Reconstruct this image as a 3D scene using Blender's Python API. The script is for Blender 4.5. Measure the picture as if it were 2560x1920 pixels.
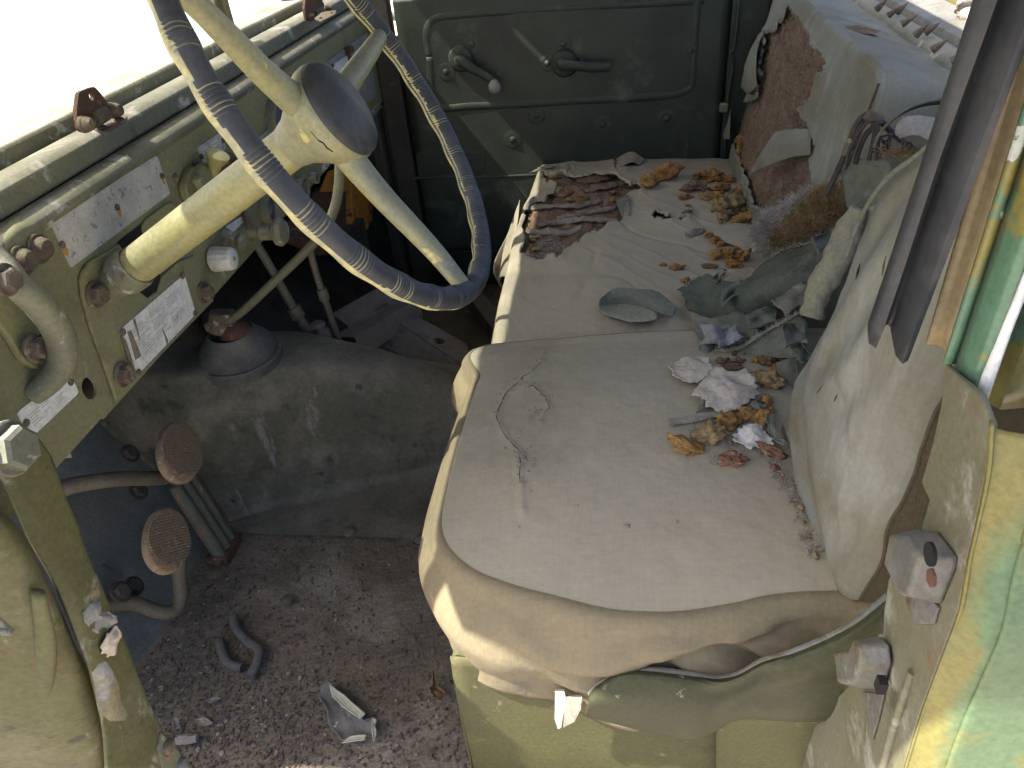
import bpy, bmesh, math, random
from mathutils import Vector, Matrix, noise
from mathutils.geometry import tessellate_polygon
for o in list(bpy.data.objects): bpy.data.objects.remove(o)
SC = bpy.context.scene; COL = SC.collection
R = math.radians
# ---------------------------------------------------------------- camera
AX = Vector((12940, -62, 1849)).normalized(); AY = Vector((258, 1345, -1849)).normalized()
AX = (AX - AY * AX.dot(AY)).normalized(); AZ = AX.cross(AY)
ROT = Matrix((AX, AY, AZ)); CAM = Vector((0, 0, 1.0))
cd = bpy.data.cameras.new('camera'); cam = bpy.data.objects.new('camera', cd); COL.objects.link(cam)
cam.matrix_world = Matrix.Translation(CAM) @ ROT.to_4x4()
cd.sensor_fit = 'HORIZONTAL'; cd.sensor_width = 36; cd.lens = 36 * 1849 / 2560; cd.clip_start = .02; cd.clip_end = 2000
SC.camera = cam
# ---------------------------------------------------------------- light
SUN = Vector((-.58, -.14, .81)).normalized()          # direction towards the sun
el = math.asin(SUN.z); az = math.atan2(SUN.x, SUN.y)
W = bpy.data.worlds.new('World'); SC.world = W; W.use_nodes = True
nt = W.node_tree; bg = nt.nodes['Background']; sk = nt.nodes.new('ShaderNodeTexSky')
sk.sky_type = 'NISHITA'; sk.sun_disc = False; sk.sun_elevation = el; sk.sun_rotation = az
sk.air_density = .7; sk.dust_density = 3.5; sk.ozone_density = .5
nt.links.new(sk.outputs[0], bg.inputs[0]); bg.inputs[1].default_value = .125
sl = bpy.data.lights.new('sun', 'SUN'); sl.energy = 5; sl.angle = R(.55); sl.color = (1, .93, .82)
so = bpy.data.objects.new('sun', sl); COL.objects.link(so); so.location = (-3, -2, 6)
so.rotation_euler = SUN.to_track_quat('Z', 'Y').to_euler()
SC.view_settings.view_transform = 'Standard'; SC.view_settings.look = 'None'
SC.view_settings.exposure = 1.9; SC.view_settings.gamma = 1; SC.view_settings.use_curve_mapping = False
SC.render.engine = 'CYCLES'
SC.cycles.max_bounces = 6; SC.cycles.diffuse_bounces = 4; SC.cycles.glossy_bounces = 2; SC.cycles.transparent_max_bounces = 6
# ---------------------------------------------------------------- helpers
def P(u, v, x=None, y=None, z=None, d=0):
    """photo pixel -> point of the real surface it lies on (plane x=, y= or z=)"""
    r = ROT @ Vector(((u - 1280) / 1849, -(v - 960) / 1849, -1))
    if x is not None: t = (x - CAM.x) / r.x
    elif y is not None: t = (y - CAM.y) / r.y
    else: t = (z - CAM.z) / r.z
    return CAM + r * t
def PP(u, v, o, n):
    r = ROT @ Vector(((u - 1280) / 1849, -(v - 960) / 1849, -1))
    return CAM + r * ((o - CAM).dot(n) / r.dot(n))
def empty(name, loc=(0, 0, 0)):
    o = bpy.data.objects.new(name, None); COL.objects.link(o); o.location = loc; o.empty_display_size = .05; return o
def tag(o, label, cat, group=None):
    o['label'] = label; o['category'] = cat
    if group: o['group'] = group
    return o
def thing(name, label, cat, loc=(0, 0, 0), group=None): return tag(empty(name, loc), label, cat, group)
def setpar(o, p):
    o.parent = p
    m = Matrix.Translation(p.location) if p.type == 'EMPTY' else Matrix.Identity(4)
    o.matrix_parent_inverse = m.inverted()
def mk(name, VF, mat, parent=None, smooth=True, sharp=35, bevel=0, solid=0, kind=None, loc=None, label=None, bseg=2, soff=0):
    me = bpy.data.meshes.new(name); me.from_pydata([tuple(v) for v in VF[0]], [], VF[1]); me.validate(); me.update()
    if smooth:
        for p in me.polygons: p.use_smooth = True
        if sharp and sharp < 180: me.set_sharp_from_angle(angle=R(sharp))
    o = bpy.data.objects.new(name, me); COL.objects.link(o)
    if mat: me.materials.append(MAT[mat] if isinstance(mat, str) else mat)
    if parent: setpar(o, parent)
    if loc is not None: o.location = loc
    if solid:
        m = o.modifiers.new('solid', 'SOLIDIFY'); m.thickness = solid; m.offset = soff
    if bevel:
        m = o.modifiers.new('bevel', 'BEVEL'); m.width = bevel; m.segments = bseg; m.limit_method = 'ANGLE'; m.angle_limit = R(40)
    if kind: o['kind'] = kind
    if label: o['label'] = label
    return o
def comb(*parts):
    V, F = [], []
    for v, f in parts:
        k = len(V); V += list(v); F += [tuple(i + k for i in q) for q in f]
    return V, F
def cr(pts, k=6, closed=False):
    pts = [Vector(p) for p in pts]; n = len(pts); out = []
    if n < 3 and not closed: 
        return [pts[0].lerp(pts[-1], i / k) for i in range(k + 1)]
    for i in range(n if closed else n - 1):
        a = pts[(i - 1) % n] if closed or i > 0 else pts[0] * 2 - pts[1]
        b = pts[i]; c = pts[(i + 1) % n]
        d = pts[(i + 2) % n] if closed or i + 2 < n else pts[-1] * 2 - pts[-2]
        for j in range(k):
            t = j / k
            out.append(.5 * ((2 * b) + (c - a) * t + (2 * a - 5 * b + 4 * c - d) * t * t + (3 * b - a - 3 * c + d) * t ** 3))
    if not closed: out.append(pts[-1])
    return out
def tube(pts, r, n=12, cap=True, closed=False, flat=None):
    """r: number or list of control radii; flat=(axis, factor) squashes the section along an axis"""
    pts = [Vector(p) for p in pts]; m = len(pts); V, F = [], []
    rr = [r] * m if not isinstance(r, (list, tuple)) else [r[min(int(i / (m - 1) * (len(r) - 1)), len(r) - 2)] * (1 - (i / (m - 1) * (len(r) - 1)) % 1 if i < m - 1 else 0) + r[min(int(i / (m - 1) * (len(r) - 1)) + 1, len(r) - 1)] * ((i / (m - 1) * (len(r) - 1)) % 1 if i < m - 1 else 1) for i in range(m)]
    up = None
    for i, p in enumerate(pts):
        t = (pts[(i + 1) % m] - pts[i - 1]) if closed else (pts[min(i + 1, m - 1)] - pts[max(i - 1, 0)])
        t.normalize()
        if up is None: up = t.orthogonal().normalized()
        up = (up - t * up.dot(t)).normalized(); s = t.cross(up)
        for k in range(n):
            a = 2 * math.pi * k / n
            w = up * math.cos(a) + s * math.sin(a)
            if flat: w = w - flat[0] * w.dot(flat[0]) * (1 - flat[1])
            V.append(p + w * rr[i])
    for i in range(m if closed else m - 1):
        for k in range(n):
            a, b = i * n + k, i * n + (k + 1) % n; c = ((i + 1) % m) * n
            F.append((a, b, c + (k + 1) % n, c + k))
    if cap and not closed: F.append(tuple(range(n))[::-1]); F.append(tuple((m - 1) * n + k for k in range(n)))
    return V, F
def frame(ax):
    ax = Vector(ax).normalized(); u = ax.cross(Vector((0, 0, 1)))
    if u.length < .01: u = Vector((1, 0, 0))
    u.normalize(); return ax, u, ax.cross(u)
def lathe(prof, o, ax, n=32, rfun=None):
    ax, u, w = frame(ax); o = Vector(o); V, F = [], []
    for r, h in prof:
        for k in range(n):
            a = 2 * math.pi * k / n; q = r * (rfun(a, h) if rfun else 1)
            V.append(o + ax * h + (u * math.cos(a) + w * math.sin(a)) * max(q, 1e-5))
    for i in range(len(prof) - 1):
        for k in range(n): F.append((i * n + k, i * n + (k + 1) % n, (i + 1) * n + (k + 1) % n, (i + 1) * n + k))
    F.append(tuple(range(n))[::-1]); F.append(tuple((len(prof) - 1) * n + k for k in range(n)))
    return V, F
def box(c, s, rot=None):
    c = Vector(c); V = []
    for i in range(8):
        v = Vector(((i & 1) - .5, (i >> 1 & 1) - .5, (i >> 2) - .5)) * 1; v = Vector((v.x * s[0], v.y * s[1], v.z * s[2]))
        V.append(c + (rot @ v if rot else v))
    return V, [(0, 2, 3, 1), (4, 5, 7, 6), (0, 1, 5, 4), (2, 6, 7, 3), (0, 4, 6, 2), (1, 3, 7, 5)]
def prism(loops, n, t):
    """loops of 3D points on one plane (outer, then holes); extruded by t along n, centred on the back face"""
    n = Vector(n).normalized(); L = [[Vector(p) for p in l] for l in loops]
    u = n.orthogonal().normalized(); w = n.cross(u); o = L[0][0]
    L2 = [[Vector(((p - o).dot(u), (p - o).dot(w), 0)) for p in l] for l in L]
    flat = [p for l in L for p in l]; m = len(flat)
    V = flat + [p + n * t for p in flat]; F = []
    if len(L) == 1:
        ar = sum(a.x * b.y - b.x * a.y for a, b in zip(L2[0], L2[0][1:] + L2[0][:1]))
        idx = tuple(range(m)) if ar > 0 else tuple(range(m))[::-1]
        F.append(tuple(i + m for i in idx)); F.append(idx[::-1])
    else:
        for tr in tessellate_polygon(L2):
            a, b, c = (flat[i] for i in tr)
            tr = tuple(tr) if (b - a).cross(c - a).dot(n) > 0 else tuple(tr)[::-1]
            F.append(tuple(i + m for i in tr)); F.append(tr[::-1])
    k = 0
    for li, l in enumerate(L2):
        q = len(l); ar = sum(a.x * b.y - b.x * a.y for a, b in zip(l, l[1:] + l[:1])); pos = (ar > 0) == (li == 0)
        for i in range(q):
            a, b = k + i, k + (i + 1) % q
            F.append((a, b, b + m, a + m) if pos else (b, a, a + m, b + m))
        k += q
    return V, F
def rounded(pts, r, k=4):
    """round the corners of a 3D planar polygon"""
    pts = [Vector(p) for p in pts]; out = []; n = len(pts)
    for i in range(n):
        a, b, c = pts[i - 1], pts[i], pts[(i + 1) % n]
        q = min(r, (a - b).length * .45, (c - b).length * .45)
        s = b + (a - b).normalized() * q; e = b + (c - b).normalized() * q
        for j in range(k + 1):
            t = j / k; out.append(s * (1 - t) ** 2 + b * 2 * t * (1 - t) + e * t * t)
    return out
def circ(o, n, r, k=16, sq=1):
    n, u, w = frame(n); return [Vector(o) + (u * math.cos(2 * math.pi * i / k) + w * sq * math.sin(2 * math.pi * i / k)) * r for i in range(k)]
def nz(p, s=1, seed=0): return noise.noise(Vector(p) * s + Vector((seed * 7.31, seed * 3.7, seed * 1.9)))
def fb(p, s=1, o=4, seed=0): return sum(nz(p, s * 2 ** i, seed + i) / 2 ** i for i in range(o))
def grid(rows, nu=20, nv=20, wob=0, ws=30, rag=0, seed=0, fn=None):
    """smooth sheet through rows of control points; rag = ragged outline amplitude (m)"""
    rows = [cr(r, max(1, nu // max(1, len(r) - 1))) for r in rows]; m = len(rows[0])
    cols = [cr([r[i] for r in rows], max(1, nv // max(1, len(rows) - 1))) for i in range(m)]; h = len(cols[0])
    G = [[cols[i][j].copy() for i in range(m)] for j in range(h)]
    if rag:
        for j in range(h):
            for i in (0, m - 1):
                q = G[j][1 if i == 0 else m - 2] - G[j][i]; k = abs(nz((j * .55, i, seed))) + .5 * abs(nz((j * 1.9, i, seed + 3)))
                G[j][i] += q.normalized() * k * rag
        for i in range(m):
            for j in (0, h - 1):
                q = G[1 if j == 0 else h - 2][i] - G[j][i]; k = abs(nz((i * .55, j, seed + 5))) + .5 * abs(nz((i * 1.9, j, seed + 8)))
                G[j][i] += q.normalized() * k * rag
    V = []
    for j in range(h):
        for i in range(m):
            p = G[j][i]
            if wob or fn:
                a = G[j][min(i + 1, m - 1)] - G[j][max(i - 1, 0)]; b = G[min(j + 1, h - 1)][i] - G[max(j - 1, 0)][i]
                nn = a.cross(b)
                if nn.length > 0: nn.normalize()
                d = wob * fb(p, ws, 3, seed)
                if fn: d += fn(i / (m - 1), j / (h - 1), p)
                p = p + nn * d
            V.append(p)
    return V, [(j * m + i, j * m + i + 1, (j + 1) * m + i + 1, (j + 1) * m + i) for j in range(h - 1) for i in range(m - 1)]
def patch(out, rings=8, rag=.004, seed=0, sub=5, curl=.004, wob=.002, ws=40, n=(0, 0, 1), dome=0):
    """flat torn scrap: star-shaped outline with a ragged edge and curled rim"""
    n = Vector(n).normalized(); o = []
    pts = [Vector(p) for p in out]; c = sum(pts, Vector()) / len(pts)
    for i, a in enumerate(pts):
        b = pts[(i + 1) % len(pts)]
        for k in range(sub):
            p = a.lerp(b, k / sub); o.append((p, (p - c).normalized() * rag * (fb(p, 160, 2, seed))))
    V = [c + n * dome]; F = []; m = len(o)
    for r in range(1, rings + 1):
        t = r / rings
        for k, (p, dp_) in enumerate(o):
            q = c.lerp(p, t) + dp_ * t ** 7; cu = curl * max(0, (t - .6) / .4) ** 2 * (.4 + 1.2 * abs(nz(q, 14, seed + 2)))
            V.append(q + n * (cu + dome * (1 - t * t) + wob * fb(q, ws, 3, seed)))
    for k in range(m): F.append((0, 1 + k, 1 + (k + 1) % m))
    for r in range(rings - 1):
        for k in range(m):
            a, b = 1 + r * m + k, 1 + r * m + (k + 1) % m; F.append((a, a + m, b + m, b))
    return V, F
def chunk(r, seed, st=(1, 1, .75), sub=3, lump=.38, fine=.16):
    bm = bmesh.new(); bmesh.ops.create_icosphere(bm, subdivisions=sub, radius=1)
    V = []
    for v in bm.verts:
        p = v.co.normalized(); k = 1 + lump * nz(p, 1.4, seed) * 1.7 + fine * 1.5 * fb(p, 3.2, 3, seed + 4) - .30 * max(0, .18 - abs(nz(p, 2.4, seed + 9))) * 3 * .6
        V.append(Vector((p.x * st[0], p.y * st[1], p.z * st[2])) * r * k)
    F = [tuple(q.index for q in f.verts) for f in bm.faces]; bm.free(); return V, F
def strands(n, fn, r=.0005, seg=4, seed=1):
    """fn(rng)->(root point, direction, normal, length); curly thin fibres"""
    g = random.Random(seed); V, F = [], []
    for i in range(n):
        p, d, nn, L = fn(g); d = d.normalized(); b = Vector((g.uniform(-1, 1), g.uniform(-1, 1), g.uniform(-1, 1))) * 1.3
        k = len(V); u = d.orthogonal().normalized()
        for s in range(seg + 1):
            w = d.cross(u)
            for a in (0, 2.09, 4.19): V.append(p + (u * math.cos(a) + w * math.sin(a)) * r * (1 - .5 * s / seg))
            p = p + d * (L / seg); d = (d + b * .45).normalized(); u = (u - d * u.dot(d)).normalized()
            b = b * .6 + Vector((g.uniform(-1, 1), g.uniform(-1, 1), g.uniform(-1, 1))) * .7
        for s in range(seg):
            for a in range(3):
                q = k + s * 3; F.append((q + a, q + (a + 1) % 3, q + 3 + (a + 1) % 3, q + 3 + a))
    return V, F
def inpoly(x, y, poly):
    c = False; n = len(poly); j = n - 1
    for i in range(n):
        if (poly[i][1] > y) != (poly[j][1] > y) and x < (poly[j][0] - poly[i][0]) * (y - poly[i][1]) / (poly[j][1] - poly[i][1]) + poly[i][0]: c = not c
        j = i
    return c
def bolt(o, ax, r, h, hexa=True, washer=1.5, seed=0):
    """hex or round bolt head with washer"""
    o = Vector(o); ax = Vector(ax).normalized(); g = random.Random(seed)
    parts = [lathe([(r * washer, 0), (r * washer, h * .22), (r * washer * .93, h * .3)], o, ax, 20)] if washer else []
    n = 6 if hexa else 16
    hd = lathe([(r, h * .25), (r, h * .85), (r * .82, h)], o, ax, n) if hexa else lathe([(r, h * .2), (r * .97, h * .5), (r * .7, h * .9), (r * .3, h)], o, ax, n)
    return comb(*parts, hd)
def screw(o, ax, r, h):
    ax, u, w = frame(ax); o = Vector(o)
    return comb(lathe([(r, 0), (r * .95, h * .5), (r * .6, h), (r * .2, h * 1.05)], o, ax, 14))
# ---------------------------------------------------------------- materials
MAT = {}
def hexc(h):
    c = [int(h[i:i + 2], 16) / 255 for i in (0, 2, 4)]; return tuple(x / 12.92 if x < .04045 else ((x + .055) / 1.055) ** 2.4 for x in c)
def pm(name, c1, c2=None, s=7, rough=.65, metal=0, bump=.25, bs=120, layers=(), dust=None, weave=0, spec=.35, fine=.18, vc=None, trans=0):
    """procedural surface: two-tone base, fine mottling, layers of stains/chips/rust (colour, scale, lo, hi, stretch, rough), dust, weave"""
    m = bpy.data.materials.new(name); m.use_nodes = True; t = m.node_tree; L = t.links.new; bs_ = t.nodes['Principled BSDF']
    def nd(k, **kw):
        n = t.nodes.new('ShaderNode' + k)
        for a, b in kw.items(): setattr(n, a, b)
        return n
    co = nd('TexCoord').outputs['Object']
    oi = nd('ObjectInfo'); add = nd('VectorMath', operation='ADD'); sc = nd('VectorMath', operation='SCALE'); cx = nd('CombineXYZ')
    L(oi.outputs['Random'], cx.inputs[0]); L(oi.outputs['Random'], cx.inputs[1]); L(cx.outputs[0], sc.inputs[0]); sc.inputs['Scale'].default_value = 3
    L(co, add.inputs[0]); L(sc.outputs[0], add.inputs[1]); co = add.outputs[0]
    def noi(scale, det=3, stretch=None, rg=.6, dist=0):
        n = nd('TexNoise'); n.inputs['Scale'].default_value = scale; n.inputs['Detail'].default_value = det; n.inputs['Roughness'].default_value = rg; n.inputs['Distortion'].default_value = dist
        if stretch:
            mp = nd('Mapping'); mp.inputs['Scale'].default_value = stretch; L(co, mp.inputs[0]); L(mp.outputs[0], n.inputs[0])
        else: L(co, n.inputs[0])
        return n.outputs['Fac']
    def ramp(f, lo, hi):
        r = nd('MapRange', interpolation_type='SMOOTHSTEP'); L(f, r.inputs[0]); r.inputs[1].default_value = lo; r.inputs[2].default_value = hi; return r.outputs[0]
    def mix(f, a, b, mode='MIX'):
        x = nd('Mix', data_type='RGBA', blend_type=mode)
        if isinstance(f, (int, float)): x.inputs[0].default_value = f
        else: L(f, x.inputs[0])
        for k, v in ((6, a), (7, b)):
            if isinstance(v, tuple): x.inputs[k].default_value = (*v[:3], 1)
            else: L(v, x.inputs[k])
        return x.outputs[2]
    def mval(f, a, b):
        x = nd('Mix', data_type='FLOAT'); L(f, x.inputs[0])
        for k, v in ((2, a), (3, b)):
            if isinstance(v, (int, float)): x.inputs[k].default_value = v
            else: L(v, x.inputs[k])
        return x.outputs[0]
    def math_(op, a, b):
        x = nd('Math', operation=op)
        for k, v in ((0, a), (1, b)):
            if isinstance(v, (int, float)): x.inputs[k].default_value = v
            else: L(v, x.inputs[k])
        return x.outputs[0]
    c = mix(ramp(noi(s), .35, .65), tuple(c1), tuple(c2 or c1))
    rg = rough; h = math_('MULTIPLY', noi(bs, 3), 1)
    if vc:
        at = nd('Attribute', attribute_name='w'); f = ramp(at.outputs['Fac'], .35, .65); c = mix(f, c, mix(ramp(noi(s * 3), .4, .6), tuple(vc[0]), tuple(vc[1])))
    for ly in layers:
        col, scl, lo, hi = ly[:4]; stre = ly[4] if len(ly) > 4 else None; rr = ly[5] if len(ly) > 5 else None; bh = ly[6] if len(ly) > 6 else 0
        f = ramp(noi(scl, 5, stre, .65, .3), lo, hi); c = mix(f, c, tuple(col))
        if rr is not None: rg = mval(f, rg, rr)
        if bh: h = math_('ADD', h, math_('MULTIPLY', f, bh))
    if dust:
        ge = nd('NewGeometry'); sx = nd('SeparateXYZ'); L(ge.outputs['Normal'], sx.inputs[0])
        f = math_('MULTIPLY', ramp(sx.outputs[2], .1, .95), math_('MULTIPLY', ramp(noi(dust[2] if len(dust) > 2 else 14, 4), .25, .7), dust[1]))
        c = mix(f, c, tuple(dust[0])); rg = mval(f, rg, .95)
    if fine:
        f = noi(bs * 1.7, 2); k = math_('ADD', math_('MULTIPLY', math_('SUBTRACT', f, .5), fine * 4), 1)
        x = nd('VectorMath', operation='SCALE'); L(c, x.inputs[0]); L(k, x.inputs['Scale']); c = x.outputs[0]
    if weave:
        w = math_('ADD', noi(520, 1, (1, .06, .06)), noi(520, 1, (.06, 1, .06))); h = math_('ADD', h, math_('MULTIPLY', w, weave))
        k = math_('ADD', math_('MULTIPLY', math_('SUBTRACT', w, 1), .16), 1); x = nd('VectorMath', operation='SCALE'); L(c, x.inputs[0]); L(k, x.inputs['Scale']); c = x.outputs[0]
    L(c, bs_.inputs['Base Color'])
    if isinstance(rg, (int, float)): bs_.inputs['Roughness'].default_value = rg
    else: L(rg, bs_.inputs['Roughness'])
    bs_.inputs['Metallic'].default_value = metal; bs_.inputs['Specular IOR Level'].default_value = spec
    if bump:
        b = nd('Bump'); b.inputs['Strength'].default_value = bump; b.inputs['Distance'].default_value = .0025; L(h, b.inputs['Height']); L(b.outputs[0], bs_.inputs['Normal'])
    MAT[name] = m; return m
RUST = (.10, .048, .028); RUSTB = (.15, .068, .034); DUST = (.26, .23, .19); PALE = (.42, .42, .36)
pm('olive', (.20, .19, .092), (.165, .16, .09), 5, .55, layers=[((.28, .27, .19), 22, .62, .72), ((.10, .10, .07), 9, .60, .75), (RUST, 34, .70, .76, None, .9)], dust=((.30, .29, .23), .35))
pm('olive_worn', (.165, .16, .10), (.125, .125, .09), 8, .6, layers=[((.36, .35, .31), 26, .57, .66), ((.07, .07, .05), 14, .60, .72), (RUST, 18, .66, .72, None, .9)], dust=((.33, .31, .27), .5))
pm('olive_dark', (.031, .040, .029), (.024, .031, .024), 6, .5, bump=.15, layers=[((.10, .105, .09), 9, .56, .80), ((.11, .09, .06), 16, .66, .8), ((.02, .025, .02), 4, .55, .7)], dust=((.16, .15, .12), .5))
pm('yellow_paint', (.29, .268, .105), (.245, .235, .115), 9, .42, bump=.12, layers=[((.44, .40, .17), 16, .60, .64), ((.27, .27, .17), 11, .6, .75), ((.13, .10, .05), 48, .70, .76, None, .9)], dust=((.38, .36, .27), .4), spec=.5)
pm('spoke_paint', (.275, .262, .125), (.205, .203, .13), 12, .45, bump=.12, layers=[((.17, .17, .14), 17, .58, .66), ((.46, .41, .16), 28, .62, .66), ((.05, .05, .04), 60, .72, .76)], dust=((.33, .32, .27), .55), spec=.5)
pm('rim', (.022, .024, .03), (.034, .036, .042), 30, .55, bump=.1, vc=((.43, .39, .17), (.30, .29, .18)), layers=[((.12, .12, .12), 20, .60, .8)], dust=((.17, .17, .18), .45), spec=.45)
pm('black_rubber', (.026, .028, .032), (.042, .043, .045), 20, .5, bump=.15, layers=[((.11, .115, .12), 14, .5, .72, (1, 1, .12)), ((.09, .075, .06), 8, .58, .75), ((.26, .26, .25), 90, .73, .77)], dust=((.13, .125, .12), .35))
pm('boot_rubber', (.05, .052, .052), (.075, .073, .068), 16, .8, layers=[((.15, .14, .12), 12, .5, .8)], dust=(DUST, .45))
pm('rust', RUST, (.07, .042, .032), 30, .9, bump=.6, bs=200, layers=[(RUSTB, 40, .52, .68), ((.17, .125, .10), 60, .6, .7)])
pm('rust_bolt', (.085, .055, .042), (.12, .10, .07), 60, .8, bump=.5, bs=260, layers=[((.22, .20, .13), 70, .56, .66)], dust=((.25, .21, .16), .3))
pm('plate', (.50, .49, .45), (.40, .39, .36), 30, .5, metal=.25, bump=.2, bs=300, layers=[((.24, .23, .20), 110, .56, .66), ((.36, .34, .24), 14, .60, .75), ((.30, .15, .06), 26, .70, .76)])
pm('plate_bright', (.66, .66, .62), (.56, .56, .53), 30, .5, metal=.1, bump=.1, layers=[((.36, .34, .29), 40, .62, .70)])
pm('print', (.34, .33, .31), (.42, .41, .38), 80, .7, bump=0)
pm('scratch', (.15, .12, .08), (.2, .16, .1), 40, .8, bump=.2)
pm('knob_grey', (.52, .51, .48), (.44, .43, .40), 40, .45, bump=.05, dust=((.5, .48, .42), .3))
pm('glass_dark', (.045, .05, .075), (.10, .10, .13), 26, .18, bump=.03, layers=[((.22, .21, .20), 18, .58, .8)], spec=.6)
pm('chrome', (.75, .75, .74), (.62, .62, .6), 30, .25, metal=1, bump=.05)
pm('alu', (.15, .147, .135), (.105, .105, .092), 22, .6, metal=.2, bump=.5, layers=[((.13, .125, .09), 20, .50, .62), ((.25, .24, .21), 34, .60, .68), ((.11, .06, .035), 20, .58, .68)], dust=((.26, .25, .235), .35))
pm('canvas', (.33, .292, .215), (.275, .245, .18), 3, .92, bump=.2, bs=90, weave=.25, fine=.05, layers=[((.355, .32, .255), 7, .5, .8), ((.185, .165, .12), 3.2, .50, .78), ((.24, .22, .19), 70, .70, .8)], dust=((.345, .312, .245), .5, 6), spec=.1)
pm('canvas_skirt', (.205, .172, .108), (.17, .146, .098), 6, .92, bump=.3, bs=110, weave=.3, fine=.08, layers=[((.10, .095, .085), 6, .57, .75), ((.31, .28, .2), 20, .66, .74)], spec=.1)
pm('canvas_back', (.20, .205, .172), (.16, .155, .12), 5, .92, bump=.3, bs=100, weave=.35, fine=.08, layers=[((.285, .295, .27), 7, .48, .75, (1, 1, .35)), ((.15, .125, .075), 3.5, .54, .74), ((.14, .15, .13), 12, .6, .75)], spec=.1)
pm('canvas_side', (.075, .062, .04), (.062, .053, .036), 7, .92, bump=.4, bs=120, weave=.5, spec=.1)
pm('canvas_green', (.115, .125, .098), (.15, .156, .125), 9, .9, bump=.45, bs=90, weave=.5, layers=[((.20, .21, .19), 16, .54, .75), ((.06, .065, .05), 12, .6, .75)], spec=.15, dust=((.24, .24, .22), .35))
pm('canvas_green_shade', (.075, .086, .068), (.10, .108, .086), 9, .9, bump=.45, bs=90, weave=.3, layers=[((.15, .16, .14), 16, .56, .74), ((.045, .05, .04), 12, .58, .72)], spec=.15)  # darker copy of the green canvas, shade of the flap put into colour
pm('canvas_roll', (.26, .25, .18), (.21, .20, .15), 12, .92, bump=.4, bs=130, weave=.7, spec=.1)
pm('white_rag', (.55, .48, .39), (.43, .375, .31), 16, .95, bump=.4, bs=140, weave=.15, layers=[((.33, .30, .26), 24, .6, .75)], spec=.05)
pm('grey_thread', (.33, .30, .25), (.24, .215, .175), 60, .9, bump=.2)
pm('fibre', (.175, .125, .09), (.22, .17, .13), 24, .95, bump=.8, bs=240, layers=[((.10, .07, .05), 36, .55, .7), ((.30, .25, .21), 30, .62, .8)], spec=.05, fine=.3)
pm('hair_grey', (.33, .31, .30), (.24, .22, .21), 40, .9, bump=0, spec=.1)
pm('hair_gold', (.23, .17, .09), (.16, .11, .055), 40, .9, bump=0, spec=.1)
pm('foam', (.30, .175, .06), (.22, .13, .055), 38, .95, bump=.9, bs=170, layers=[((.38, .23, .07), 60, .54, .62), ((.12, .075, .045), 44, .54, .66), ((.27, .22, .16), 22, .58, .72)], spec=.05, fine=.3)
pm('foam_brown', (.13, .085, .06), (.19, .13, .09), 30, .95, bump=1, bs=170, layers=[((.26, .21, .17), 26, .56, .7), ((.30, .16, .05), 36, .64, .72)], spec=.05, fine=.3)
pm('crust', (.25, .215, .185), (.19, .155, .13), 14, .95, bump=1, bs=120, layers=[((.11, .075, .055), 22, .56, .68, (.35, 1, 1)), ((.32, .285, .25), 60, .58, .7)], spec=.05, fine=.25)
pm('dirt', (.14, .115, .086), (.175, .142, .102), 9, .97, bump=.6, bs=130, layers=[((.19, .145, .115), 9, .52, .70), ((.22, .21, .20), 70, .62, .70), ((.14, .075, .045), 26, .66, .74), ((.05, .046, .043), 40, .58, .7), ((.25, .215, .165), 3.2, .46, .64)], spec=.08, fine=.35)
pm('tread', (.15, .12, .10), (.12, .105, .09), 40, .9, bump=.6, layers=[((.15, .075, .04), 60, .62, .72), ((.09, .08, .07), 30, .55, .7)])
pm('grit', (.075, .067, .060), (.13, .115, .10), 60, .95, bump=.4)
pm('grit_pale', (.20, .185, .165), (.29, .27, .24), 80, .95, bump=.2)
pm('tunnel', (.066, .068, .048), (.095, .088, .062), 5, .75, bump=.35, bs=70, layers=[((.145, .128, .098), 7, .46, .68), ((.040, .043, .031), 10, .54, .68), ((.02, .02, .02), 15, .62, .70), ((.24, .22, .20), 60, .73, .77), ((.17, .155, .14), 30, .60, .70, (1, 1, .25))], dust=((.215, .182, .142), .8, 7))
pm('toe', (.115, .122, .112), (.09, .095, .085), 6, .8, bump=.3, layers=[((.19, .19, .185), 7, .52, .75), ((.055, .055, .05), 26, .62, .7), ((.13, .105, .08), 10, .6, .75)], dust=((.20, .195, .185), .5))
pm('dark_metal', (.035, .033, .03), (.055, .047, .04), 9, .85, bump=.3, layers=[((.09, .06, .045), 12, .58, .72)], dust=((.14, .12, .10), .5))
pm('scrap_metal', (.15, .125, .11), (.19, .16, .14), 16, .8, bump=.4, layers=[((.12, .055, .035), 18, .54, .68), ((.07, .08, .10), 22, .60, .68)], dust=((.24, .21, .185), .5))
pm('orange_box', (.46, .21, .03), (.38, .165, .03), 14, .6, bump=.35, layers=[(RUST, 16, .58, .64, None, .9), ((.07, .035, .025), 30, .60, .68)])
pm('pedal_rust', (.25, .18, .115), (.19, .13, .085), 60, .9, bump=.7, bs=220, layers=[((.32, .25, .17), 60, .54, .66), ((.13, .085, .055), 40, .60, .70)])
pm('green_body', (.085, .17, .105), (.095, .185, .12), 6, .3, bump=.1, layers=[((.20, .175, .05), 7, .56, .60), ((.50, .52, .46), 26, .64, .67, None, .6), ((.14, .08, .04), 20, .66, .72, None, .9)], spec=.5)
pm('camo', (.175, .158, .052), (.15, .135, .045), 6, .45, bump=.08, layers=[((.095, .150, .080), 5, .52, .60, (1, 1, .5)), ((.20, .12, .025), 7, .66, .68), ((.06, .14, .09), 9, .68, .70), ((.30, .29, .22), 60, .72, .75), ((.07, .05, .03), 30, .70, .74)], spec=.3)
pm('white_paint', (.70, .70, .68), (.62, .62, .6), 20, .5, bump=.15)
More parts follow.
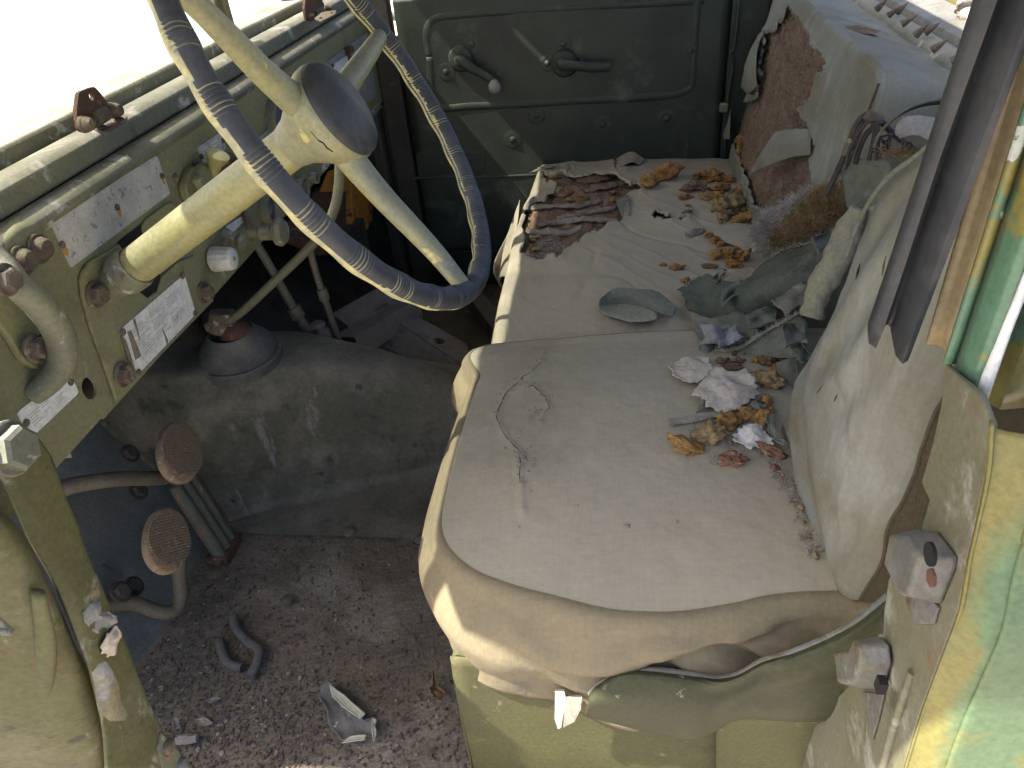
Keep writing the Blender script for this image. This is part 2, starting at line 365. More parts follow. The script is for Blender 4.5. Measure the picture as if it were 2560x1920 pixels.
pm('tan_paint', (.27, .215, .115), (.23, .18, .10), 16, .5, bump=.15, layers=[((.06, .04, .025), 40, .66, .70), (RUST, 18, .68, .74)])
pm('grey_primer', (.23, .225, .21), (.19, .19, .18), 12, .7, bump=.3, layers=[((.36, .34, .31), 16, .55, .7), ((.12, .10, .08), 18, .64, .74)], dust=((.32, .3, .27), .4))
pm('wood', (.28, .25, .22), (.21, .185, .16), 20, .95, bump=1, bs=160, layers=[((.12, .10, .085), 26, .55, .68, (1, 1, .15))])
pm('hull_pale', (.30, .30, .28), (.25, .25, .24), 8, .5, bump=.1, layers=[((.62, .6, .3), 5, .55, .65), ((.25, .13, .07), 40, .70, .74)])
pm('ground', (.42, .38, .32), (.35, .31, .26), .8, .95, bump=.6, bs=6, layers=[((.25, .24, .15), .5, .55, .7)])
pm('vinyl', (.13, .125, .118), (.16, .155, .145), 20, .7, bump=.2, layers=[((.48, .46, .36), 14, .60, .63)])
pm('leaf', (.20, .125, .06), (.15, .09, .045), 40, .85, bump=.4)
pm('wire', (.035, .031, .03), (.055, .04, .035), 40, .7, bump=.3, layers=[((.075, .042, .03), 30, .58, .68)])
pm('hole', (.008, .008, .008), (.012, .011, .01), 20, .95, bump=0, fine=0)  # near-black, stands in for the shade inside openings
# dusty windscreen glass: scatters the sun that shines on its far side
m = bpy.data.materials.new('dusty_glass'); m.use_nodes = True; t = m.node_tree; t.nodes.remove(t.nodes['Principled BSDF'])
tr = t.nodes.new('ShaderNodeBsdfTransparent'); tr.inputs[0].default_value = (.9, .92, .9, 1); tl = t.nodes.new('ShaderNodeBsdfTranslucent'); tl.inputs[0].default_value = (.88, .86, .8, 1)
gl = t.nodes.new('ShaderNodeBsdfGlossy'); gl.inputs['Roughness'].default_value = .05
n1 = t.nodes.new('ShaderNodeTexNoise'); n1.inputs['Scale'].default_value = 9; n1.inputs['Detail'].default_value = 8
mr = t.nodes.new('ShaderNodeMapRange'); mr.inputs[1].default_value = .3; mr.inputs[2].default_value = .75; mr.inputs[3].default_value = .16; mr.inputs[4].default_value = .45
m1 = t.nodes.new('ShaderNodeMixShader'); m2 = t.nodes.new('ShaderNodeMixShader'); m2.inputs[0].default_value = .05
tc = t.nodes.new('ShaderNodeTexCoord'); t.links.new(tc.outputs['Object'], n1.inputs[0]); t.links.new(n1.outputs['Fac'], mr.inputs[0]); t.links.new(mr.outputs[0], m1.inputs[0])
t.links.new(tr.outputs[0], m1.inputs[1]); t.links.new(tl.outputs[0], m1.inputs[2]); t.links.new(m1.outputs[0], m2.inputs[1]); t.links.new(gl.outputs[0], m2.inputs[2]); t.links.new(m2.outputs[0], t.nodes['Material Output'].inputs[0])
MAT['dusty_glass'] = m
# ---------------------------------------------------------------- setting
rnd = random.Random(4)
def struct(name, VF, mat, **kw): return mk(name, VF, mat, kind='structure', **kw)
def sheetfn(x0, x1, y0, y1, nx, ny, fz):
    V = [Vector((x0 + (x1 - x0) * i / nx, y0 + (y1 - y0) * j / ny, 0)) for j in range(ny + 1) for i in range(nx + 1)]
    for v in V: v.z = fz(v.x, v.y)
    return V, [(j * (nx + 1) + i, j * (nx + 1) + i + 1, (j + 1) * (nx + 1) + i + 1, (j + 1) * (nx + 1) + i) for j in range(ny) for i in range(nx)]
struct('ground', ([(-300, -300, -.75), (300, -300, -.75), (300, 300, -.75), (-300, 300, -.75)], [(0, 1, 2, 3)]), 'ground')
def fz(x, y): return .003 * fb((x, y, 0), 9, 4) + .0022 * fb((x, y, 3), 60, 3)
floor = struct('floor', sheetfn(-.80, .50, .36, 1.90, 200, 236, fz), 'dirt')
# raised lozenges of the tread plate, half buried in dirt
B = []
ca, sa = math.cos(R(62)), math.sin(R(62))
for i in range(-30, 40):
    for j in range(-30, 60):
        a = .032 * i + .016 * (j % 2); b = .022 * j
        x = -.40 + a * ca - b * sa * .9; y = .70 + a * sa + b * ca * .9
        if not (-.70 < x < -.12 and .42 < y < .90): continue
        if nz((x, y, 1), 6) < -.05 or rnd.random() < .15: continue
        s = 1 if (i + j) % 2 else -1; th = R(62) + R(38) * s + rnd.uniform(-.06, .06)
        c, sn = math.cos(th), math.sin(th); z0 = fz(x, y); V = []
        for rr, zz in ((1, -.002), (.8, .0005), (.4, .0014)):
            for k in range(8):
                q = 2 * math.pi * k / 8; px, py = .0105 * rr * math.cos(q), .0048 * rr * math.sin(q)
                V.append(Vector((x + px * c - py * sn, y + px * sn + py * c, z0 + zz)))
        B.append((V, [(m * 8 + k, m * 8 + (k + 1) % 8, m * 8 + 8 + (k + 1) % 8, m * 8 + 8 + k) for m in range(2) for k in range(8)] + [tuple(range(16, 24))]))
mk('tread_bumps', comb(*B), 'tread', floor, kind='stuff')
# grit, flakes and crumbs lying on the floor
def grit(n, seed, smin, smax, flat, dens):
    g = random.Random(seed); out = []
    while len(out) < n:
        x, y = g.uniform(-.74, -.12), g.uniform(.40, .90)
        if g.random() > dens(x, y): continue
        s = smin + (smax - smin) * g.random() ** 3; a = g.uniform(0, 6.28); k = g.choice((4, 5, 6))
        c, sn = math.cos(a), math.sin(a); z = fz(x, y) + g.uniform(0, .002); tx, ty = g.uniform(-.4, .4), g.uniform(-.4, .4); V = []
        el = g.uniform(.45, 1)
        for h in (0, 1):
            for q in range(k):
                t = 6.283 * q / k + .3; r = s * (1 - .25 * h) * (.8 + .4 * ((q * 37 + len(out)) % 7) / 7)
                px, py = r * math.cos(t), r * el * math.sin(t); X, Y = px * c - py * sn, px * sn + py * c
                V.append(Vector((x + X, y + Y, z + h * s * flat + X * tx + Y * ty)))
        out.append((V, [tuple(range(k, 2 * k))] + [(q, (q + 1) % k, k + (q + 1) % k, k + q) for q in range(k)]))
    return comb(*out)
dn = lambda x, y: min(1, max(.06, (.78 - y) * 2.6 + (-.42 - x) * 1.1 + .25 * nz((x, y, 0), 8)))
mk('floor_grit', grit(7000, 1, .0009, .0042, .5, dn), 'grit', kind='stuff')['label'] = 'dark grit and crumbs covering the floor plate'
mk('floor_flakes', grit(700, 2, .0010, .0050, .16, dn), 'grit_pale', kind='stuff')['label'] = 'pale flakes and leaf bits scattered over the floor plate'
# transmission tunnel: flange, steep side, rounded crown falling towards the seat
def lut(x, t):
    for (a, b), (c, d) in zip(t, t[1:]):
        if x <= c: return b + (d - b) * max(0, (x - a) / (c - a))
    return t[-1][1]
def tun(x, t):
    c = lut(x, [(-.95, .345), (-.68, .312), (-.62, .300), (-.475, .252), (-.347, .188), (-.2, .165), (.2, .155)])
    ft = lut(x, [(-.95, .92), (-.74, .927), (-.648, .984), (-.475, 1.034), (-.347, 1.075), (-.2, 1.09), (.2, 1.09)])
    w = lut(x, [(-.95, 1), (-.60, 1), (-.42, 0), (.2, 0)]); L = lambda a, b: ft + a + (b - a) * w
    pr = [(.898, .006), ((.898 + ft) / 2, .010), (ft - .006, .018), (L(.010, .006), c * .30), (L(.024, .012), c * .64), (L(.048, .024), c * .90), (L(.082, .050), c), (L(.120, .155), c * .98), (L(.160, .20), c * .84), (L(.190, .225), c * .5), (L(.205, .235), c * .2), (L(.215, .245), -.005)]
    return None, None, 0, pr
rows = []
for i in range(40):
    x = -.95 + 1.1 * i / 39; pr = tun(x, 0)[3]
    rows.append([Vector((x, a, b)) for a, b in pr])
def dent(u, v, p): return .004 * fb(p, 5, 3) + .0012 * fb(p, 22, 2) - .010 * math.exp(-((p.x + .42) ** 2 + (p.y - 1.04) ** 2 + (p.z - .06) ** 2) / .003)
tunnel = struct('transmission_tunnel', grid(rows, 66, 40, fn=dent), 'tunnel', sharp=180)
def tunz(x, y):
    pr = tun(x, 0)[3]
    for (a, b), (c, d) in zip(pr, pr[1:]):
        if a <= y <= c: return b + (d - b) * (y - a) / (c - a)
    return 0
for u, v in ((873, 1328), (716, 1500), (1050, 1345)):
    p = P(u, v, z=.010); mk('rivet', lathe([(.011, -.004), (.011, .001), (.007, .003), (.001, .0035)], p, (0, 0, 1), 14), 'tread', tunnel)
# toe board and firewall
rows = [[Vector((x, y, z)) for x, z in ((-.735, -.004), (-.765, .012), (-.85, .14), (-.95, .34), (-.96, .60))] for y in (.36, .55, .75, .97)]
toe = struct('toe_board', grid(rows, 30, 20, wob=.003, ws=9), 'toe', sharp=180)
for u, v, x in ((323, 1135, -.80), (333, 1467, -.77), (345, 1228, -.80), (300, 1480, -.765)):
    p = P(u, v, x=x); mk('bolt', bolt(p, (.8, 0, .6), .012, .012, True, 1.4), 'dark_metal', toe)
struct('cowl_top', box((-.82, 1.13, .758), (.33, 1.56, .012)), 'olive_worn', bevel=.003)
struct('firewall', comb(box((-.975, 1.13, .35), (.02, 1.56, .95)), box((-.955, 1.55, .16), (.012, .30, .30))), 'dark_metal', bevel=.004)
# far footwell slope and a pressed cover plate leaning there
struct('far_toe_board', grid([[Vector((-.70, y, .0)), Vector((-.82, y, .10)), Vector((-.95, y, .32))] for y in (1.33, 1.6, 1.88)], 10, 8, wob=.003), 'dark_metal')
# cab shell behind and beyond
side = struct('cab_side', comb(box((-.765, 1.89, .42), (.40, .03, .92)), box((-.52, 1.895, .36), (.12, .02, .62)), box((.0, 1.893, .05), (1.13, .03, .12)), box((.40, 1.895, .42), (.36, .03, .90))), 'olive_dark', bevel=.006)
mk('pillar_post', comb(box((-.545, 1.862, .40), (.055, .03, .86)), box((-.60, 1.85, .36), (.03, .05, .80))), 'dark_metal', side, bevel=.006)
mk('latch_rail', comb(box((.262, 1.862, .52), (.012, .03, .60)), box((.30, 1.867, .50), (.07, .02, .66)), tube(cr([(.268, 1.845, .80), (.268, 1.845, .62), (.260, 1.845, .60), (.268, 1.845, .57), (.262, 1.845, .48), (.268, 1.845, .36)], 4), .004, 8)), 'olive_dark', side, bevel=.002)
mk('striker_lug', box((.255, 1.845, .478), (.02, .02, .02)), 'olive_worn', side, bevel=.003)
struct('cab_rear_wall', comb(box((.545, 1.15, .32), (.02, 1.56, .78)), box((.42, .62, .02), (.25, .40, .02))), 'dark_metal', bevel=.004)
# hood and wings in front of the windscreen, cargo bed behind the cab
hood = thing('hood', 'pale sunlit hood and wings beyond the dusty windscreen', 'hood', (-1.3, 1.15, .3))
mk('hood_panel', grid([[Vector((x, y, z + .0)) for y, z in ((.72, .35), (.73, .62), (.80, .70), (1.15, .735), (1.50, .70), (1.57, .62), (1.58, .35))] for x in (-.77, -1.3, -1.95)], 36, 12), 'hull_pale', hood, solid=.003)
for y0, y1 in ((.22, .72), (1.58, 2.06)):
    mk('wing', grid([[Vector((x, y, z)) for y, z in ((y0, .05), (y0 + .02, .36), (y0 + .1, .43), (y1 - .05, .45), (y1, .36))] for x in (-.95, -1.5, -2.0)], 24, 10), 'hull_pale', hood, solid=.003)
bed = thing('cargo_bed', 'pale yellowed cargo bed panel behind the cab', 'truck bed', (.7, 1.5, -.05))
mk('bed_panel', comb(box((.67, 1.5, .30), (.02, 2.2, .68)), box((.66, 1.5, .665), (.03, 2.2, .04))), 'hull_pale', bed, bevel=.008)
mk('top_rail', box((.67, 1.5, .72), (.06, 2.2, .05)), 'camo', bed, bevel=.01); mk('lower_rail', box((.66, 1.5, .54), (.02, 2.2, .05)), 'camo', bed, bevel=.006)
# roof: unseen canvas top, outline and cut-out set to place the sun's patches
roof = thing('cab_roof', 'unseen canvas top over the cab, edges cut to shape the sunlight', 'roof', (-.15, 1.15, 1.25))
RZ = 1.13
ro = [(-.73, .337, RZ), (-.693, .321, RZ), (-.645, .301, RZ), (-.4, .20, RZ), (.22, .18, RZ), (.22, 1.98, RZ), (-.73, 1.98, RZ)]  # near edge skewed to throw the diagonal shadow on the seat skirt
sun_slit = [(-.566, 1.764, RZ), (-.55, 1.7515, RZ), (-.533, 1.740, RZ), (-.532, 1.752, RZ), (-.549, 1.7635, RZ)]  # cut so the sun draws a streak on the far door
mk('canvas_top', prism([ro, sun_slit], (0, 0, 1), .003), 'canvas_green', roof, smooth=False)
mk('roof_bow', comb(box((-.2, 1.13, RZ - .02), (.03, 1.5, .03)), box((.2, 1.13, RZ - .02), (.03, 1.5, .03)), box((.2, 1.90, .95), (.03, .03, .34)), box((.235, .375, 1.05), (.03, .02, .13))), 'olive_dark', roof, bevel=.004)
# ---------------------------------------------------------------- windscreen, cowl, dashboard
DX = -.572
Y0, Y1 = .36, 1.865
def bar(prof, y0, y1, n=2):
    """closed (x,z) profile extruded along y"""
    m = len(prof); V = []; F = []
    for i in range(n):
        y = y0 + (y1 - y0) * i / (n - 1)
        V += [Vector((x, y, z)) for x, z in prof]
    for i in range(n - 1):
        for k in range(m): F.append((i * m + k, (i + 1) * m + k, (i + 1) * m + (k + 1) % m, i * m + (k + 1) % m))
    F.append(tuple(range(m))); F.append(tuple((n - 1) * m + k for k in range(m))[::-1]); return V, F
dash = thing('dashboard', 'olive metal dashboard with rusty bolts and bare data plates', 'dashboard', (DX, 1.1, .52))
mk('cowl_rail', bar([(-.635, .752), (-.635, .772), (-.628, .778), (-.598, .779), (-.590, .774), (-.588, .754), (-.594, .750), (-.63, .750)], Y0, Y1, 30), 'olive_worn', dash, sharp=50, bevel=.002)
mk('cowl_groove', bar([(-.66, .70), (-.66, .751), (-.602, .751), (-.596, .744), (-.602, .70)], Y0, Y1), 'dark_metal', dash)
mk('dash_lip', bar([(-.599, .715), (-.599, .745), (-.590, .751), (-.573, .749), (-.565, .743), (-.564, .738), (-.569, .7355), (-.578, .715)], Y0, Y1, 30), 'olive_worn', dash, sharp=60, bevel=.002)
# main panel with a real drain hole
hole = circ(P(223, 971, x=DX), (1, 0, 0), .0105, 18, 1.25)
outer = [(DX, Y0, .523), (DX, .62, .523), (DX, .78, .520), (DX, 1.2, .522), (DX, Y1, .530), (DX, Y1, .7365), (DX, Y0, .7365)]
mk('panel', prism([outer, hole], (-1, 0, 0), .003), 'olive', dash, smooth=False)
mk('panel_fold', bar([(DX - .002, .518), (DX - .03, .516), (DX - .03, .520), (DX - .001, .522)], .60, Y1), 'olive', dash)
mk('hole_back', box((DX - .05, .55, .60), (.004, .30, .20)), 'dark_metal', dash)
def plate(name, px, mat, x, t=.0012, r=.004, nm=(1, 0, 0), kw=None):
    return mk(name, prism([rounded([P(u, v, x=x) for u, v in px], r, 3)], nm, t), mat, dash, smooth=False)
def on(px, x=DX): return [P(u, v, x=x) for u, v in px]
def plate_text(par, px, x, n, m, mat='print'):
    """lines of small worn print on a data plate: bars too small to read"""
    g = random.Random(n * 31 + m); a, b, c, d = on(px, x); out = []
    for i in range(n):
        for j in range(m):
            v = (i + .5) / n; u = j / m
            if g.random() < .12: continue
            L = g.uniform(.5, .92) / m; h = .34 / n
            pt = lambda u_, v_: a.lerp(b, .06 + .88 * u_).lerp(d.lerp(c, .06 + .88 * u_), .06 + .88 * v_)
            q = [pt(u, v - h / 2), pt(u + L, v - h / 2), pt(u + L, v + h / 2), pt(u, v + h / 2)]
            out.append((q, [(0, 1, 2, 3)]))
    return mk('print', comb(*out), mat, par, smooth=False)
E1 = (1, 0, 0)
p1 = plate('data_plate', [(123, 555), (390, 388), (424, 484), (175, 670)], 'plate', DX)
p1['label'] = 'long bare metal data plate with rust stained screws'
for u, v in ((155, 612), (292, 518), (404, 440)): mk('screw', screw(P(u, v, x=DX + .001), E1, .0042, .0025), 'rust_bolt', p1)
for (u, v), s in (((162, 622), 1), ((297, 526), 1), ((408, 448), .6)):
    c = P(u, v, x=DX + .0016); mk('rust_stain', patch([c + Vector((0, .004 * s * math.cos(a) , .007 * s * math.sin(a) - .002)) for a in (0, 1, 2, 3, 4, 5)], 3, .002, 3, 2, 0, 0, 40, E1), 'orange_box', p1)
cp = [(293, 610), (250, 635), (216, 654), (199, 678), (193, 700), (197, 739), (216, 809), (285, 1003), (529, 751), (505, 700), (478, 640), (440, 655), (400, 690), (388, 728), (363, 745), (340, 728), (325, 700)]
cpl = mk('column_plate', prism([on(cp, DX + .0005)], E1, .004), 'olive', dash, smooth=False, bevel=.0015)
bump_ = mk('column_plate', prism([rounded(on([(349, 571), (355, 552), (417, 505), (444, 515), (458, 540), (363, 604)], DX + .0005), .008)], E1, .004), 'olive', dash, smooth=False, bevel=.0015)
mk('column_opening_shade', prism([on([(293, 605), (352, 560), (380, 600), (400, 690), (388, 735), (363, 750), (338, 733)], DX + .0008)], E1, .0006), 'hole', dash, smooth=False)  # near-black sheet on the panel, shade of the opening as colour
for i, (u, v) in enumerate(((235, 737), (303, 936), (507, 731))): mk('bolt', bolt(P(u, v, x=DX + .004), E1, .0115, .013, True, 1.35, i), 'rust_bolt', cpl)
p2 = plate('data_plate', [(301, 822), (459, 685), (488, 785), (343, 936)], 'plate_bright', DX + .0045)
p2['label'] = 'bright scratched instruction plate below the steering column'
plate_text(p2, [(318, 828), (458, 700), (478, 780), (348, 916)], DX + .0060, 12, 3)
for u, v in ((307, 830), (455, 690), (487, 783), (346, 931)): mk('screw', screw(P(u, v, x=DX + .0055), E1, .0045, .0025), 'rust_bolt', p2)
for px in ([(318, 830), (330, 870), (338, 900), (352, 960 - 70), (345, 870), (327, 826)], [(332, 800), (348, 850), (350, 852), (343, 820), (337, 797)], [(404, 820), (412, 842), (418, 866), (419, 850), (408, 826)], [(303, 840), (318, 895), (338, 932), (330, 900), (314, 850)]):
    mk('scratch', prism([on(px, DX + .0058)], E1, .0006), 'scratch', p2, smooth=False)
p3 = plate('data_plate', [(40, 1032), (170, 926), (195, 982), (75, 1096)], 'plate_bright', DX)
p3['label'] = 'small worn data plate below the grab handle'
plate_text(p3, [(62, 1040), (165, 954), (180, 982), (80, 1076)], DX + .0014, 5, 3)
for u, v in ((176, 955), (65, 1057)): mk('screw', screw(P(u, v, x=DX + .001), E1, .0042, .0025), 'rust_bolt', p3)
p4 = plate('data_plate', [(491, 370), (549, 331), (565, 371), (507, 410)], 'plate', DX)
plate_text(p4, [(497, 372), (549, 338), (560, 368), (510, 404)], DX + .0014, 3, 2, 'plate_bright')
for u, v in ((503, 391), (556, 352)): mk('screw', screw(P(u, v, x=DX + .001), E1, .004, .0025), 'rust_bolt', p4)
p5 = plate('data_plate', [(562, 567), (604, 541), (612, 551), (576, 586)], 'plate_bright', DX)
for u, v in ((572, 583), (609, 548)): mk('screw', screw(P(u, v, x=DX + .001), E1, .004, .0025), 'rust_bolt', p5)
# glove panel at the far end with its own plate
gp = plate('glove_panel', [(817, 152), (912, 82), (938, 240), (845, 300)], 'grey_primer', DX, .004)
p6 = plate('data_plate', [(831, 163), (868, 138), (884, 205), (846, 232)], 'plate_bright', DX + .0045)
mk('clip', comb(box(P(872, 125, x=DX + .008), (.016, .03, .012)), box(P(872, 135, x=DX + .008), (.008, .012, .03))), 'rust', gp, bevel=.002)
mk('screw', screw(P(831, 164, x=DX + .006), E1, .004, .003), 'rust', p6)
# switch body, pull knobs, gauges
def pxr(px, p): return px / 1849 * (p - CAM).length
sw = mk('switch_body', comb(prism([rounded(on([(452, 435), (462, 418), (490, 415), (516, 430), (524, 452), (520, 490), (455, 505), (443, 470)], DX + .001), .008)], E1, .012), lathe([(.022, .012), (.020, .020), (.012, .023), (.001, .023)], P(484, 450, x=DX), E1, 24), box(P(505, 470, x=DX + .026), (.012, .010, .035), Matrix.Rotation(R(18), 3, 'X'))), 'olive', dash, sharp=40, bevel=.002)
for u, v in ((437, 445), (486, 409), (462, 508)): mk('screw', screw(P(u, v, x=DX), E1, .006, .005), 'rust_bolt', sw)
c = P(524, 452, x=DX + .012)
mk('switch_lever', lathe([(.006, -.012), (.0065, .006), (.010, .028), (.0155, .038), (.016, .043), (.010, .0445), (.001, .0445)], c, (.55, .05, .85), 20), 'yellow_paint', dash)
c = P(553, 423, x=DX + .0); mk('starter_button', comb(lathe([(.023, 0), (.023, .016), (.019, .020), (.017, .020)], c, E1, 28), lathe([(.013, .018), (.013, .060), (.010, .064), (.001, .064)], c, E1, 24)), 'rust', dash)
c = P(607, 582, x=DX); mk('pull_knob', comb(lathe([(.014, 0), (.014, .006), (.008, .008), (.008, .026), (.0125, .030), (.0125, .046), (.008, .052)], c, E1, 20), lathe([(.008, .050), (.021, .056), (.0225, .062), (.018, .068), (.001, .070)], c, E1, 28)), 'olive_worn', dash)
c = P(560, 590, x=DX); mk('pull_knob', lathe([(.013, 0), (.010, .012), (.008, .020), (.013, .028), (.0135, .032), (.001, .033)], c, (.95, -.1, -.3), 20), 'olive_worn', dash)
c = P(527, 648, x=DX)
kn = mk('ribbed_knob', lathe([(.0175, .004), (.0178, .006), (.0162, .030), (.0150, .034), (.012, .0355), (.001, .0355)], c, E1, 72, lambda a, h: 1 + (.035 * math.sin(a * 14) if .004 < h < .032 else 0)), 'knob_grey', dash, sharp=60, label='grey ribbed plastic knob')
mk('screw', screw(c + Vector((.0355, 0, 0)), E1, .0028, .002), 'alu', kn)
for (u, v), r, lab in (((690, 305), .036, None), ((661, 522), .021, None), ((745, 470), .018, None), ((775, 445), .010, None)):
    c = P(u, v, x=DX)
    g = mk('gauge', lathe([(r * 1.12, 0), (r * 1.12, .008), (r * 1.02, .016), (r * .95, .016), (r * .90, .010)], c, E1, 40), 'olive_worn', dash, sharp=40)
    mk('gauge_glass', lathe([(r * .92, .004), (r * .92, .010), (r * .5, .0125), (.0005, .013)], c, E1, 36), 'glass_dark', g)
mk('gauge_bracket', comb(prism([rounded(on([(622, 420), (648, 340), (735, 262), (760, 300), (740, 400), (640, 470)], DX + .0006), .006)], E1, .002)), 'grey_primer', dash, smooth=False)
mk('cable_tail', tube(cr([P(612, 530, x=DX + .004), P(618, 555, x=DX + .012), P(628, 575, x=DX + .014), P(632, 600, x=DX + .008)], 5), .0045, 8), 'rust_bolt', dash)
# painted stencil letters along the lower edge
def text(s, o, ux, uy, size, mat, par, name='lettering'):
    cu = bpy.data.curves.new('t', 'FONT'); cu.body = s; cu.size = size; cu.extrude = .0002
    ob = bpy.data.objects.new('t', cu); COL.objects.link(ob); dg = bpy.context.evaluated_depsgraph_get(); me = ob.evaluated_get(dg).to_mesh()
    ux = ux.normalized(); uy = (uy - ux * uy.dot(ux)).normalized(); n = ux.cross(uy)
    VF = ([Vector(o) + ux * v.co.x + uy * v.co.y + n * v.co.z for v in me.vertices], [tuple(p.vertices) for p in me.polygons])
    bpy.data.objects.remove(ob); bpy.data.curves.remove(cu)
    return mk(name, VF, mat, par, smooth=False)
text('1RST', P(806, 434, x=DX + .001), Vector((0, 1, 0)), Vector((0, 0, 1)), .021, 'white_paint', dash)
text('MRO MS', P(930, 292, x=DX + .001), Vector((0, 1, 0)), Vector((0, 0, 1)), .021, 'plate', dash)
# left end: bracket, grab handle
br = mk('end_bracket', grid([[P(-20, 600, x=-.585), P(35, 545, x=-.585), P(85, 540, x=-.585)], [P(-20, 640, x=-.568), P(40, 590, x=-.566), P(100, 565, x=-.566)], [P(-20, 720, x=-.566), P(55, 680, x=-.565), P(118, 640, x=-.566)]], 14, 14), 'olive', dash, solid=.004)
for i, (u, v) in enumerate(((92, 622), (50, 652))): mk('bolt', bolt(P(u, v, x=-.563), E1, .012, .014, False, 1.25, i), 'rust_bolt', br)
gh = mk('grab_handle', tube(cr([P(-30, 640, x=-.556), P(12, 668, x=-.54), P(45, 715, x=-.525), P(105, 770, x=-.52), P(148, 835, x=-.525), P(155, 905, x=-.538), P(122, 955, x=-.556), P(80, 988, x=-.572)], 6), [.013, .0115, .012, .0135, .014, .0135, .012, .011], 18), 'olive_worn', dash, sharp=60)
for i, (u, v, x) in enumerate(((10, 700, -.52), (85, 870, -.555))): mk('bolt', bolt(P(u, v, x=x), E1, .0105, .012, True, 1.4, i), 'rust_bolt', gh)
mk('handle_base', prism([rounded([P(u, v, x=-.571) for u, v in [(-30, 800), (10, 850), (40, 905), (85, 930), (120, 880), (100, 800), (40, 740), (-30, 700)]], .01)], E1, .008), 'olive', dash, smooth=False, bevel=.002)
mk('far_handle', tube(cr([P(975, 40, x=-.56), P(1000, 45, x=-.52), P(1030, 70, x=-.50), P(1043, 105, x=-.50), P(1040, 140, x=-.53)], 6), .010, 12), 'olive_dark', dash)
# windscreen
ws = thing('windscreen', 'dusty two pane windscreen blown out by the sun outside', 'windscreen', (-.66, 1.1, .79))
WX = -.652
mk('lower_frame', bar([(WX - .012, .764), (WX - .012, .788), (WX - .006, .793), (WX + .006, .793), (WX + .011, .788), (WX + .011, .764)], .40, 1.87), 'olive_worn', ws, bevel=.002)
mk('upper_frame', bar([(WX - .012, 1.095), (WX - .012, 1.126), (WX + .014, 1.126), (WX + .014, 1.095)], .40, 1.87), 'olive_worn', ws, bevel=.002)
for y in (.415, 1.855): mk('side_frame', box((WX, y, 0.945), (.026, .03, .31)), 'olive_worn', ws, bevel=.003)
yc = P(548, 80, x=WX).y
mk('centre_post', comb(box((WX + .004, yc, 0.95), (.030, .034, .29)), box((WX + .021, yc + .004, 0.95), (.010, .016, .29))), 'olive', ws, bevel=.003)
for a, b in ((.43, yc - .017), (yc + .017, 1.84)): mk('pane', box((WX, (a + b) / 2, 0.95), (.004, b - a, .29)), 'dusty_glass', ws, smooth=False)
mk('wiper_wire', tube(cr([P(535, 0, x=-.635), P(549, 45, x=-.635), P(560, 100, x=-.63), P(572, 148, x=-.62)], 5), .0016, 6), 'alu', ws)
def hinge(u0, v0, k, lab):
    x = -.594; f = lambda u, v, xx=x: P(u0 + (u - 226) * k, v0 + (v - 290) * k, x=xx)
    h = mk('hinge', prism([rounded([f(226, 216), f(245, 237), f(262, 262), f(258, 300), f(228, 322), f(205, 333), f(189, 326), f(181, 280), f(187, 231)], .004, 3), circ(f(219, 241), (1, 0, 0), .0042 * k, 12)], E1, .005), 'rust', ws, smooth=False, bevel=.001)
    mk('knuckle', tube([f(232, 300, -.590), f(262, 282, -.588)], .009 * k, 12), 'rust_bolt', h)
    for a, b in ((206, 311), (278, 276)): mk('bolt', bolt(f(a, b, -.589), E1, .0085 * k, .014, False, 1.1), 'rust_bolt', h)
    z0 = .779; fp = [P(u0 + (u - 226) * k, v0 + (v - 290) * k, z=z0) for u, v in ((232, 325), (262, 300), (320, 292), (318, 306), (290, 322), (262, 336))]
    mk('foot', prism([rounded(fp, .005, 3)], (0, 0, 1), .003), 'rust_bolt', h, smooth=False, bevel=.0008)
    for a, b in ((255, 320), (297, 299)): mk('screw', screw(P(u0 + (a - 226) * k, v0 + (b - 290) * k, z=z0 + .003), (0, 0, 1), .006 * k, .003), 'rust_bolt', h)
hinge(226, 290, 1, ''); hinge(783, 28, .62, '')
# ---------------------------------------------------------------- steering column and wheel
th, ph = .5227, .0288
SN = Vector((math.cos(th) * math.cos(ph), math.sin(ph), math.sin(th) * math.cos(ph))); SCN = Vector((-.2471, .70, .8243)); SR = .2088
sc = thing('steering_column', 'thick pale yellow steering column tube running into the dashboard', 'steering column', SCN - SN * .37)
base = SCN - SN * .062
mk('column_tube', lathe([(.0205, -.262), (.0210, -.26), (.0210, -.10), (.0205, 0), (.018, .01)], base, SN, 48), 'yellow_paint', sc, sharp=50)
mk('clamp_collar', comb(lathe([(.0215, -.285), (.0240, -.283), (.0245, -.266), (.0225, -.258), (.0205, -.262)], base, SN, 40), lathe([(.019, -.40), (.019, -.285)], base, SN, 32), box(base - SN * .275 + Vector((.0, .026, -.005)), (.02, .014, .012))), 'olive_worn', sc, sharp=40)
wh = thing('steering_wheel', 'large cracked steering wheel, black rim flaking to cream paint', 'steering wheel', SCN - SN * .05)
_, EU, EW = frame(SN)
